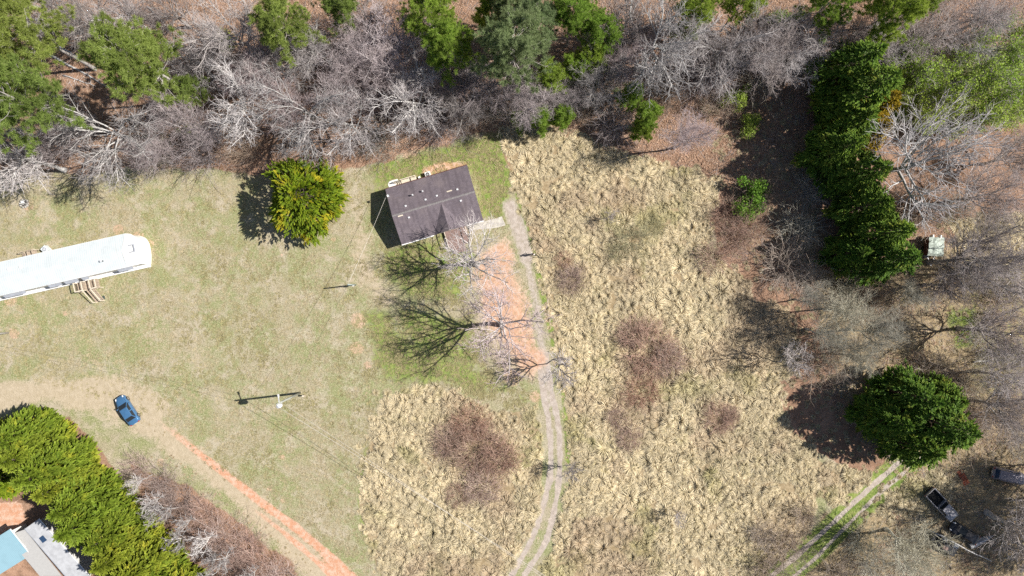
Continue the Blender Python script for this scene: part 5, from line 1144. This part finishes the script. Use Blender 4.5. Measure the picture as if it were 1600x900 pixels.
# ------------------------------------------------------------------ shared plants
OAK = [bare_tree(200 + i, 16, .30, 10, 9, 7, 3, 50, .50, (0, -.30, 0), .40, .06, 'oak%d' % i, .009, lw=1.6) for i in range(3)]        # wood-edge trees reaching out over the clearing
WIDE = [bare_tree(220 + i, 15, .26, 11, 9, 8, 4, 46, .52, (0, 0, 0), .36, .07, 'wide%d' % i, .0085, lw=1.35) for i in range(3)]
YARD = [bare_tree(230 + i, 14, .24, 10, 8, 6, 3, 44, .50, (0, 0, 0), .30, .08, 'yard%d' % i, .008, lw=1.15) for i in range(3)]
MAPLE = [bare_tree(240 + i, 15, .34, 11, 9, 8, 4, 36, .44, (0, -.06, 0), .21, .12, 'maple%d' % i, .0075) for i in range(3)]
SAP = [bare_tree(260 + i, 6.5, .30, 8, 6, 5, 2, 36, .40, (0, 0, 0), .065, .12, 'sapling%d' % i, .006) for i in range(2)]
LEAFY = [bare_tree(280 + i, 9, .20, 10, 8, 7, 2, 42, .50, (0, 0, 0), .11, .08, 'leafy%d' % i, .007, 5200, .19, 'spring') for i in range(2)]
PINE = [pine(300 + i, 18, 4.3, 40, 'pine%d' % i) for i in range(3)]
YPINE = [pine(310 + i, 9, 2.4, 20, 'young_pine%d' % i, 'pine_bright', .18) for i in range(2)]
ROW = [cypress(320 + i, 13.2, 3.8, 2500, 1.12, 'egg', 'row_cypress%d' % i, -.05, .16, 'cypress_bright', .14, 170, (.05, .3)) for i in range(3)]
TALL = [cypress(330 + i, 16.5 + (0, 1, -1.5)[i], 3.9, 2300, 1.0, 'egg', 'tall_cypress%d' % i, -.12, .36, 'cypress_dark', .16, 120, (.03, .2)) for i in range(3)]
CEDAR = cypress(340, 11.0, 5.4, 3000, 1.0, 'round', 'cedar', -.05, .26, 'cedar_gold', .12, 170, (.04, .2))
BRAM = [thicket(350 + i, 270, 3.0, 1.9, .62, 'bramble%d' % i, .014) for i in range(3)]
BRUSH = [thicket(360 + i, 120, 2.4, 2.4, .22, 'brush%d' % i, .012, 4, .6) for i in range(3)]
GREENS = [leafy_shrub(370 + i, 1.7, 2.6, 2600, .2, 'evergreen%d' % i) for i in range(2)]

def row(lst, var, name, cat, group=None, **kw):
    for i, it in enumerate(lst):
        px, py, r, lab = it[:4]; k = dict(kw); k.update(it[4] if len(it) > 4 else {}); v = var[(i + k.pop('vi', 0)) % len(var)] if isinstance(var, list) else var
        plant(v, px, py, r, name, lab, cat, group, **k)

# pines of the wood along the top
G1 = 'pines in the wood behind the lawn'
row([(18, 40, 66, 'large pine at the wood edge beyond the mobile home, crown above its neighbour'), (28, 150, 76, 'broad round pine at the wood edge beyond the fire pit'),
     (212, 96, 66, 'pine standing alone among bare trees over bare reddish wood floor'), (300, 142, 30, 'small ragged pine beside the lone pine in the wood', {'scale': .55}),
     (447, 38, 48, 'pine in the wood behind the round golden-green conifer'), (533, 8, 36, 'slim pine deep in the wood among mauve bare trees'),
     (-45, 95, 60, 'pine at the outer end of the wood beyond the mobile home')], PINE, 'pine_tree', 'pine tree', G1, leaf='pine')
row([(672, 22, 44, 'bright green pine in the wood, taller of the two behind the shingled house'), (705, 72, 46, 'bright green pine nearest the shingled house at the wood edge'),
     (895, 22, 42, 'bright green pine beside the dark gap in the wood'), (938, 48, 34, 'narrow bright pine at the dark gap in the wood'), (860, 118, 34, 'small bright pine at the field corner of the wood', {'scale': .6}),
     (1085, 18, 38, 'bright pine behind the great white-limbed bare trees'), (1160, 8, 32, 'bright pine behind the hazy pale bare tree'),
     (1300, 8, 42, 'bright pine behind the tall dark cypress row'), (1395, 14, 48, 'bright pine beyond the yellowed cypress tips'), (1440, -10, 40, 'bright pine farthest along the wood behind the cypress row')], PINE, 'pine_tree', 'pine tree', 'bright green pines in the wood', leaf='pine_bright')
row([(798, 68, 60, 'pale grey-green pine between two brighter pines'), (838, 40, 44, 'pale pine behind the grey-green pine in the wood'), (800, 10, 40, 'pale pine deep in the wood behind the house')], PINE, 'pine_tree', 'pine tree', 'pale pines in the wood', leaf='pine_pale')
row([(1008, 180, 22, 'young bright pine at the field corner by the bare white-limbed tree'), (1002, 205, 16, 'small young pine just in front of another at the field corner'), (880, 180, 18, 'low young pine at the edge of the dry grass field'), (845, 187, 20, 'bushy young pine at the edge of the dry grass field'),
     (812, 190, 14, 'smallest young pine at the corner of the dry grass'), (985, 148, 20, 'young pine half hidden under bare branches'), (770, 20, 26, 'young pine in shade between tall pines'), (925, 95, 26, 'young dark pine beside the deep shade in the wood'), (900, 110, 24, 'young pine among bare trees by the deep shade')], YPINE, 'young_pine', 'pine tree', 'young pines at the wood edge')

# bare trees of the wood edge
G2 = 'bare trees along the wood edge'
row([(160, 225, 78, 'large grey bare tree spreading over the lawn edge, beside the lone pine'), (20, 255, 56, 'grey bare tree at the lawn edge by the broad pine'), (365, 165, 62, 'bare tree at the lawn edge beside the golden-green conifer'),
     (470, 190, 70, 'white-limbed bare tree over the golden-green conifer'), (640, 165, 56, 'pale bare tree at the lawn edge behind the drum'), (1035, 75, 78, 'great white-limbed bare tree at the field end of the wood'),
     (1125, 95, 66, 'great white-limbed bare tree next to the shaded clearing'), (540, 200, 55, 'bare tree at the lawn edge behind the shingled house')], OAK, 'bare_tree', 'bare tree', G2, bark='bark_white', rot=0.1, zs=1.15)
row([(350, 45, 72, 'grey bare tree deep in the wood between two pines'), (120, 25, 48, 'grey bare tree deep in the wood above the lone pine'), (250, 8, 44, 'grey bare tree in the back of the wood'), (720, 160, 44, 'grey bare tree at the lawn edge below the bright pine'),
     (1200, 75, 54, 'hazy pale bare tree beside the dark cypress row'), (1265, 50, 46, 'grey bare tree behind the dark cypress row'), (1330, 55, 40, 'small grey bare tree behind the yellowed cypress tips'), (1430, 55, 46, 'pale bare tree beyond the yellowed cypress tips'),
     (1485, 35, 44, 'pale bare tree behind the fresh green saplings'), (1555, 18, 46, 'pale bare tree at the far end of the wood'), (985, 30, 46, 'grey bare tree in deep shade in the wood'), (560, 20, 40, 'grey bare tree at the back of the wood by the slim pine')], WIDE, 'bare_tree', 'bare tree', 'grey bare trees in the wood', bark='bark_grey')
row([(590, 95, 48, 'mauve budding bare tree in the middle of the wood'), (615, 55, 50, 'mauve budding bare tree beside the bright pines'), (530, 130, 46, 'mauve budding bare tree behind the house lawn'),
     (765, 135, 46, 'mauve budding bare tree between pine and field'), (825, 150, 42, 'mauve budding bare tree at the corner of the dry grass'), (300, 200, 44, 'brownish budding bare tree at the lawn edge by the lone pine'),
     (690, 120, 40, 'mauve bare tree in front of the bright pine'), (250, 170, 36, 'small brownish bare tree by the ragged pine'), (980, 90, 40, 'dark mauve bare tree in the shaded wood')], MAPLE, 'budding_tree', 'bare tree', 'mauve budding trees in the wood', bark='bark_mauve', zs=.72)

row([(60, 12, 46, 'grey bare tree at the back of the wood beside the large pine'), (185, 20, 40, 'thin grey bare tree at the back above the lone pine'), (425, 95, 46, 'grey bare tree in front of the pine behind the golden conifer'), (480, 70, 50, 'pale bare tree between two pines in the middle of the wood'), (300, 90, 46, 'pale bare tree just beyond the ragged pine'),
     (655, 115, 42, 'pale bare tree below the bright pines'), (930, 130, 40, 'pale bare tree at the field corner of the wood'), (1075, 55, 50, 'pale bare tree between the two great white-limbed trees'), (1170, 70, 50, 'pale bare tree just before the dark cypress row'), (1230, 85, 44, 'pale bare tree touching the dark cypress row'), (1375, 70, 40, 'pale bare tree behind the yellowed cypress'), (1525, 55, 44, 'pale bare tree behind the fresh green thicket'), (950, 70, 46, 'pale bare tree in the dark gap of the wood')], WIDE, 'bare_tree', 'bare tree', 'pale bare trees deep in the wood', bark='bark_white')
row([(445, 165, 46, 'mauve bare tree between white limbs at the lawn edge'), (560, 60, 44, 'mauve bare tree under the slim pine'), (725, 110, 40, 'mauve bare tree beside the pine nearest the house'), (90, 215, 42, 'mauve bare tree in front of the broad pine'), (390, 110, 44, 'mauve bare tree between two pines'), (660, 60, 36, 'mauve bare tree left of the bright pines'), (880, 150, 34, 'mauve bare tree behind the young pines of the field edge'), (230, 240, 36, 'low mauve tree at the lawn edge')], MAPLE, 'budding_tree', 'bare tree', 'mauve bare trees under the pines', bark='bark_mauve', zs=.68)
# trees on the right-hand side
row([(1465, 240, 100, 'great silvery bare tree beside the dark cypress row')], [YARD[2]], 'bare_tree', 'bare tree', bark='bark_white', rot=2.2)
row([(1555, 300, 52, 'silvery bare tree behind the straw grass by the camper'), (1545, 400, 66, 'grey bare tree over the ground beside the camper'), (1590, 420, 46, 'grey bare tree at the far side of the camper clearing'),
     (1575, 520, 52, 'grey bare tree beside the pale earth path'), (1582, 645, 44, 'pale bare tree above the old grey van'), (1590, 590, 44, 'grey bare tree beyond the great dark cypress clump'), (1600, 240, 40, 'grey bare tree near the fresh green saplings'),
     (1490, 445, 40, 'small grey bare tree in front of the camper'), (1630, 840, 60, 'bare tree at the far edge of the leafless wood')], WIDE, 'bare_tree', 'bare tree', 'grey bare trees of the right hand wood', bark='bark_grey')
row([(1434, 868, 50, 'lichen-pale bare tree beside the grassy path')], WIDE, 'bare_tree', 'bare tree', 'lichen pale trees by the path', bark='bark_moss')
row([(1330, 490, 34, 'low grey-green bare tree in front of the cypress row'), (1380, 520, 32, 'low grey-green bare tree beside the pale earth path'), (1300, 520, 30, 'low grey-green bare tree at the edge of the dry grass'), (1345, 555, 28, 'low grey-green bare tree above the great cypress clump'), (1430, 460, 22, 'low grey bare tree between camper and pale path'), (1275, 470, 26, 'low grey bare tree at the corner of the shaded clearing')], MAPLE, 'scrub_tree', 'bare tree', 'low grey scrub trees', bark='bark_moss')
row([(1425, 105, 40, 'fresh green sapling nearest the yellowed cypress tips'), (1480, 120, 42, 'fresh green sapling in the middle of the green thicket'), (1530, 95, 42, 'fresh green sapling at the back of the green thicket'), (1575, 120, 44, 'fresh green sapling by the far end of the thicket'), (1590, 70, 40, 'fresh green sapling under the far pale bare tree'),
     (1455, 165, 34, 'fresh green sapling over the silvery bare tree'), (1540, 155, 42, 'fresh green sapling in front of the green thicket'), (1505, 185, 30, 'small fresh green sapling behind the silvery bare tree'), (1405, 140, 26, 'small fresh green sapling touching the cypress row'), (1598, 165, 34, 'fresh green sapling by the dark gap')], LEAFY, 'green_sapling', 'young tree', 'fresh green saplings', bark='bark_grey')

for i, (px, py) in enumerate(((1650, 720), (1672, 742), (1645, 768), (1690, 788), (1662, 812), (1700, 835), (1655, 850))):
    plant(MAPLE[i % 3], px, py, None, 'bare_tree', 'tall slender bare tree, %s of those just beyond the old grey van' % ORD[i], 'bare tree', 'slender bare trees beyond the van', bark='bark_grey', scale=1.0 + .08 * (i % 3), base=True)
# conifers: base positions
row([(1288, 132, None, 'dark cypress at the wood end of the long cypress row', {'scale': 1.0}), (1300, 172, None, 'dark cypress with sunlit flank near the wood end of the row', {'scale': 1.02}), (1292, 212, None, 'dark cypress below the yellowed tips in the row', {'scale': .95}),
     (1270, 250, None, 'dark cypress standing a little behind the middle of the row', {'scale': .86}), (1308, 285, None, 'dark cypress beside the silvery bare tree', {'scale': .84}),
     (1318, 330, None, 'dark cypress in the row nearest the silvery tree foot', {'scale': .88}), (1335, 372, None, 'dark cypress beside the tarp covered camper', {'scale': .92}), (1345, 408, None, 'dark cypress at the camper end of the row', {'scale': .86}), (1300, 398, None, 'small dark cypress behind the camper end of the row', {'scale': .72})],
    TALL, 'cypress_tree', 'cypress tree', 'dark cypresses in the long row', base=True)
plant(TALL[1], 1340, 180, None, 'cypress_tree', 'yellowed cypress glowing at the flank of the row, toward the wood', 'cypress tree', scale=.64, base=True, leaf='cypress_yellow')
plant(TALL[2], 1343, 214, None, 'cypress_tree', 'smaller yellowed cypress glowing at the flank of the row, toward the silvery tree', 'cypress tree', scale=.58, base=True, leaf='cypress_yellow')
row([(1378, 606, None, 'great dark cypress of the clump by the grassy path, back tree', {'scale': .88}), (1400, 640, None, 'great dark cypress in the heart of the clump by the path', {'scale': 1.04}), (1388, 680, None, 'great dark cypress of the clump overhanging the grassy path', {'scale': .9}), (1345, 640, None, 'lower dark cypress of the clump toward the dry grass', {'scale': .8}), (1428, 662, None, 'lower dark cypress of the clump toward the old van', {'scale': .74}), (1435, 610, None, 'lower dark cypress of the clump toward the pale path', {'scale': .74})],
    TALL, 'cypress_tree', 'cypress tree', 'great cypress clump by the path', base=True)
plant(CEDAR, 491, 313, None, 'conifer_tree', 'round golden-green conifer standing alone in the lawn', 'conifer', scale=.96, base=True, rot=.6)
for i in range(13):                                                     # the yellow-green row in the lower left corner
    t = i / 12; px, py = 84 + (345 - 84) * t, 666 + (955 - 666) * t
    plant(ROW[i % 3], px - 6 * (i % 2), py, None, 'row_cypress', 'bright yellow-green cypress, %s from the lawn end of the dense row' % ORD[i], 'cypress tree', 'yellow-green cypress row', scale=1.0 + .06 * ((i * 7) % 3 - 1), base=True)
plant(ROW[1], 52, 682, None, 'row_cypress', 'yellow-green cypress standing just off the lawn end of the row', 'cypress tree', 'yellow-green cypress row', scale=.9, base=True)
plant(ROW[2], 30, 735, None, 'row_cypress', 'greener cypress behind the row beside the bare clay', 'cypress tree', scale=.82, base=True, leaf='cedar_gold')

# bare trees standing in the lawn and field
row([(740, 404, 58, 'silvery bare tree in front of the shingled house porch')], [YARD[0]], 'bare_tree', 'bare tree', bark='bark_white', rot=1.0)
row([(778, 512, 70, 'brown-grey bare tree on the bare clay beside the driveway')], [YARD[1]], 'bare_tree', 'bare tree', bark='bark_mauve')
row([(875, 580, 28, 'small bare tree at the bend of the driveway'), (893, 738, 18, 'thin bare sapling leaning beside the gravel driveway'), (1062, 812, 11, 'tiny bare sapling alone in the tall dry grass'), (955, 338, 12, 'tiny bare sapling by the mossy bushes'), (1245, 560, 24, 'bare sapling at the edge of the cypress shade')], SAP, 'sapling', 'sapling', 'bare saplings in the dry grass', bark='bark_grey')
row([(1078, 208, 34, 'hazy pinkish small tree in the sunlit corner clearing')], [MAPLE[1]], 'bare_tree', 'bare tree', bark='bark_mauve')
# thin white-stemmed trees along the cypress row
for i, (px, py) in enumerate(((238, 742), (258, 772), (282, 792), (305, 806), (300, 838), (338, 830), (352, 858), (365, 862), (385, 890), (405, 884), (345, 885))):
    plant(SAP[i % 2], px, py, None, 'white_sapling', 'thin white-stemmed bare sapling, %s from the lawn end of the reddish brush' % ORD[i], 'sapling', 'white saplings beside the cypress row', bark='bark_white', scale=.85 + .12 * (i % 3), base=True)

# brambles, brush and shrubs
row([(742, 700, 44, 'largest reddish bramble thicket in the dry grass'), (700, 690, 30, 'reddish bramble thicket on the lawn side of the largest one'), (782, 715, 36, 'reddish bramble thicket between the largest one and the driveway'), (735, 660, 30, 'pinkish bramble thicket above the largest one'), (750, 760, 32, 'reddish bramble thicket under the power lines'), (715, 772, 22, 'small bramble thicket beside the green hollow')],
    BRAM, 'bramble_thicket', 'bramble', 'reddish brambles left of the driveway', bark='cane', base=True)
row([(1015, 545, 44, 'reddish bramble thicket widest in the field right of the driveway'), (985, 520, 28, 'reddish bramble thicket joined to the widest one'), (1045, 560, 30, 'reddish bramble thicket on the shade side of the widest one'), (1000, 610, 30, 'reddish bramble thicket below the widest one'), (962, 650, 20, 'small reddish bramble in the dry grass'), (980, 685, 22, 'small brown bramble below other small brambles'), (1122, 652, 26, 'lone reddish bramble in the middle of the dry grass'), (1140, 648, 16, 'dark small bramble touching the lone one'), (892, 435, 24, 'brown bramble beside the upper driveway'), (880, 405, 14, 'small brown bramble beside the upper driveway, under the larger one')],
    BRAM, 'bramble_thicket', 'bramble', 'reddish brambles in the field', bark='cane', base=True)
row([(1225, 850, 34, 'brown brush at the end of the dry grass by the grassy path'), (1185, 830, 20, 'dark round brush in the dry grass near the path'), (1255, 800, 20, 'brown brush beside the grassy path'), (1200, 885, 30, 'brown brush at the lowest corner of the dry grass')], BRUSH, 'brush', 'shrub', 'brown brush near the path', bark='cane_tan', base=True)
row([(215, 728, 24, 'reddish brush at the lawn end of the cypress row'), (250, 748, 30, 'reddish brush second along the cypress row'), (285, 778, 34, 'reddish brush third along the cypress row'), (320, 800, 32, 'reddish brush fourth along the cypress row'), (350, 835, 36, 'reddish brush fifth along the cypress row'), (385, 850, 34, 'reddish brush sixth along the cypress row'), (405, 885, 36, 'reddish brush seventh along the cypress row'), (370, 895, 34, 'reddish brush close to the cypress row end'), (440, 905, 32, 'reddish brush at the far end of the cypress row'), (262, 790, 26, 'reddish brush tight against the cypress foliage'), (320, 850, 28, 'reddish brush tight against the cypress row middle')],
    BRUSH, 'brush', 'shrub', 'reddish brush beside the cypress row', bark='cane_mix', base=True, zs=.5)
row([(1112, 400, 28, 'purplish bare bush at the edge of the shaded clearing'), (1148, 375, 30, 'purplish bare bush below the green bush'), (1130, 330, 24, 'brown bare bush on the field side of the green bush'), (1165, 355, 24, 'brown bare bush in the shade below the green bush')], BRUSH, 'brush', 'shrub', 'bushes by the shaded clearing', bark='cane', base=True)
row([(1178, 305, 26, 'green bush standing at the edge of the cypress shade'), (1160, 330, 20, 'smaller green bush leaning from the green bush')], GREENS, 'evergreen_shrub', 'shrub', 'green bushes at the cypress shade', base=False)
row([(1147, 152, 16, 'lit green sapling bush in the dark of the clearing, wood side', {'scale': 1.1}), (1168, 196, 13, 'small lit green bush alone in the dark clearing', {'scale': 1.0}), (300, 210, 16, 'dark green bush at the lawn edge of the wood'), (355, 60, 18, 'dark green bush under bare branches in the wood'), (1225, 30, 22, 'dark green bush behind the cypress row')], GREENS, 'evergreen_shrub', 'shrub', 'green bushes of the wood edge', leaf='pine_bright')
row([(985, 375, 30, 'mossy olive bush in the upper dry grass'), (1022, 355, 18, 'small olive bush in the upper dry grass'), (965, 395, 16, 'low olive bush beside the mossy one')], BRUSH, 'brush', 'shrub', 'olive bushes in the dry grass', bark='olive', base=True, zs=.6)
# low brush along the wood edge
G5 = 'bare brush along the wood edge'
edge_brush = [(60, 245), (255, 240), (330, 240), (385, 238), (600, 222), (690, 190), (740, 182), (790, 172), (560, 150)]
for i, (px, py) in enumerate(edge_brush):
    plant(BRUSH[i % 3], px, py, 30 + 6 * (i % 3), 'brush', beside(('tan', 'pale grey', 'mauve')[i % 3] + ' bare brush', px, py, 30 + 6 * (i % 3)), 'shrub', G5, bark=('cane_tan', 'cane_pale', 'bark_mauve')[i % 3], base=True)
for i, (px, py) in enumerate(((920, 170), (955, 195), (940, 140), (1040, 150), (1090, 130), (1180, 120), (1230, 110), (1350, 90), (1400, 60), (1120, 170))):
    plant(BRUSH[i % 3], px, py, 28 + 6 * (i % 3), 'brush', beside(('tan', 'mauve', 'pale grey')[i % 3] + ' bare brush', px, py, 28 + 6 * (i % 3)), 'shrub', 'bare brush at the field side of the wood', bark=('cane_tan', 'bark_mauve', 'cane_pale')[i % 3], base=True)
for i, (px, py) in enumerate(((1260, 440), (1310, 450), (1350, 470), (1400, 500), (1310, 550), (1270, 570), (1510, 600), (1545, 560), (1450, 590), (1530, 520), (1570, 440), (1510, 660), (1420, 880), (1360, 880), (1560, 480), (1520, 430), (1490, 330), (1430, 330), (1560, 350), (1590, 560), (1550, 640), (1590, 690), (1340, 840), (1300, 900), (1260, 300), (1240, 360), (1220, 420))):
    plant(BRUSH[i % 3], px, py, 26 + 6 * (i % 3), 'brush', beside(('pale grey', 'lichen green', 'tan')[i % 3] + ' bare brush', px, py, 26 + 6 * (i % 3)), 'shrub', 'pale brush right of the dry grass', bark=('cane_pale', 'bark_moss', 'cane_tan')[i % 3], base=True)
# fallen trunks in the wood
for px, py, qx, qy, r, lab in ((72, 82, 172, 138, .17, 'long grey fallen trunk on the reddish wood floor by the lone pine'), (85, 68, 130, 95, .1, 'short pale fallen limb behind the long fallen trunk'), (100, 118, 150, 135, .09, 'thin fallen limb in front of the long fallen trunk'), (230, 10, 262, 45, .12, 'pale fallen limb at the back of the wood'), (1520, 565, 1580, 560, .12, 'dark fallen trunk beside the pale earth path'), (545, 700, 545, 701, 0, None), (1448, 826, 1548, 876, .10, 'long pale fallen limb across the black trailer')):
    if not lab: continue
    (ax, ay), (bx, by) = W(px, py), W(qx, qy); n = 7; rs = random.Random(px); hz = 1.6 if 'across' in lab else 0
    pts = [(ax + (bx - ax) * t + rs.uniform(-.12, .12), ay + (by - ay) * t + rs.uniform(-.12, .12), .12 + hz * math.sin(math.pi * t)) for t in [i / (n - 1) for i in range(n)]]
    c = Vector(pts[3]); c.z = 0; e = empty('fallen_trunk', c, 0, lab, 'fallen trunk'); pts = [Vector(p) - c for p in pts]
    mb = MB().tube(pts, [r * (1.15 - .8 * i / (n - 1)) for i in range(n)], 8); o = mb.build('stem', M['bark_white'], e, True)
    P = np.array([[tuple(p) for p in pts]]); P1, R1 = spawn(P, np.linspace(r, r * .3, n)[None], 9, .25, 1, 50, lambda t: 1.6 + 0 * t, 4, np.random.default_rng(px), .15, .05, (0, 0, 0), .012, .5); V, F, A = merge([(*tubes(P1, R1, 4), .5)]); V[:, 2] = np.maximum(V[:, 2], .02)
    obj('limbs', make_mesh('limbs', V, F, M['bark_white'], True, A), e)
for me in bpy.data.meshes:
    if me.users and not me.materials: me.materials.append(M['bark_grey'])
print('PLANTS', COUNT, 'tris', sum(sum(len(p.vertices) - 2 for p in me.polygons) for me in bpy.data.meshes))
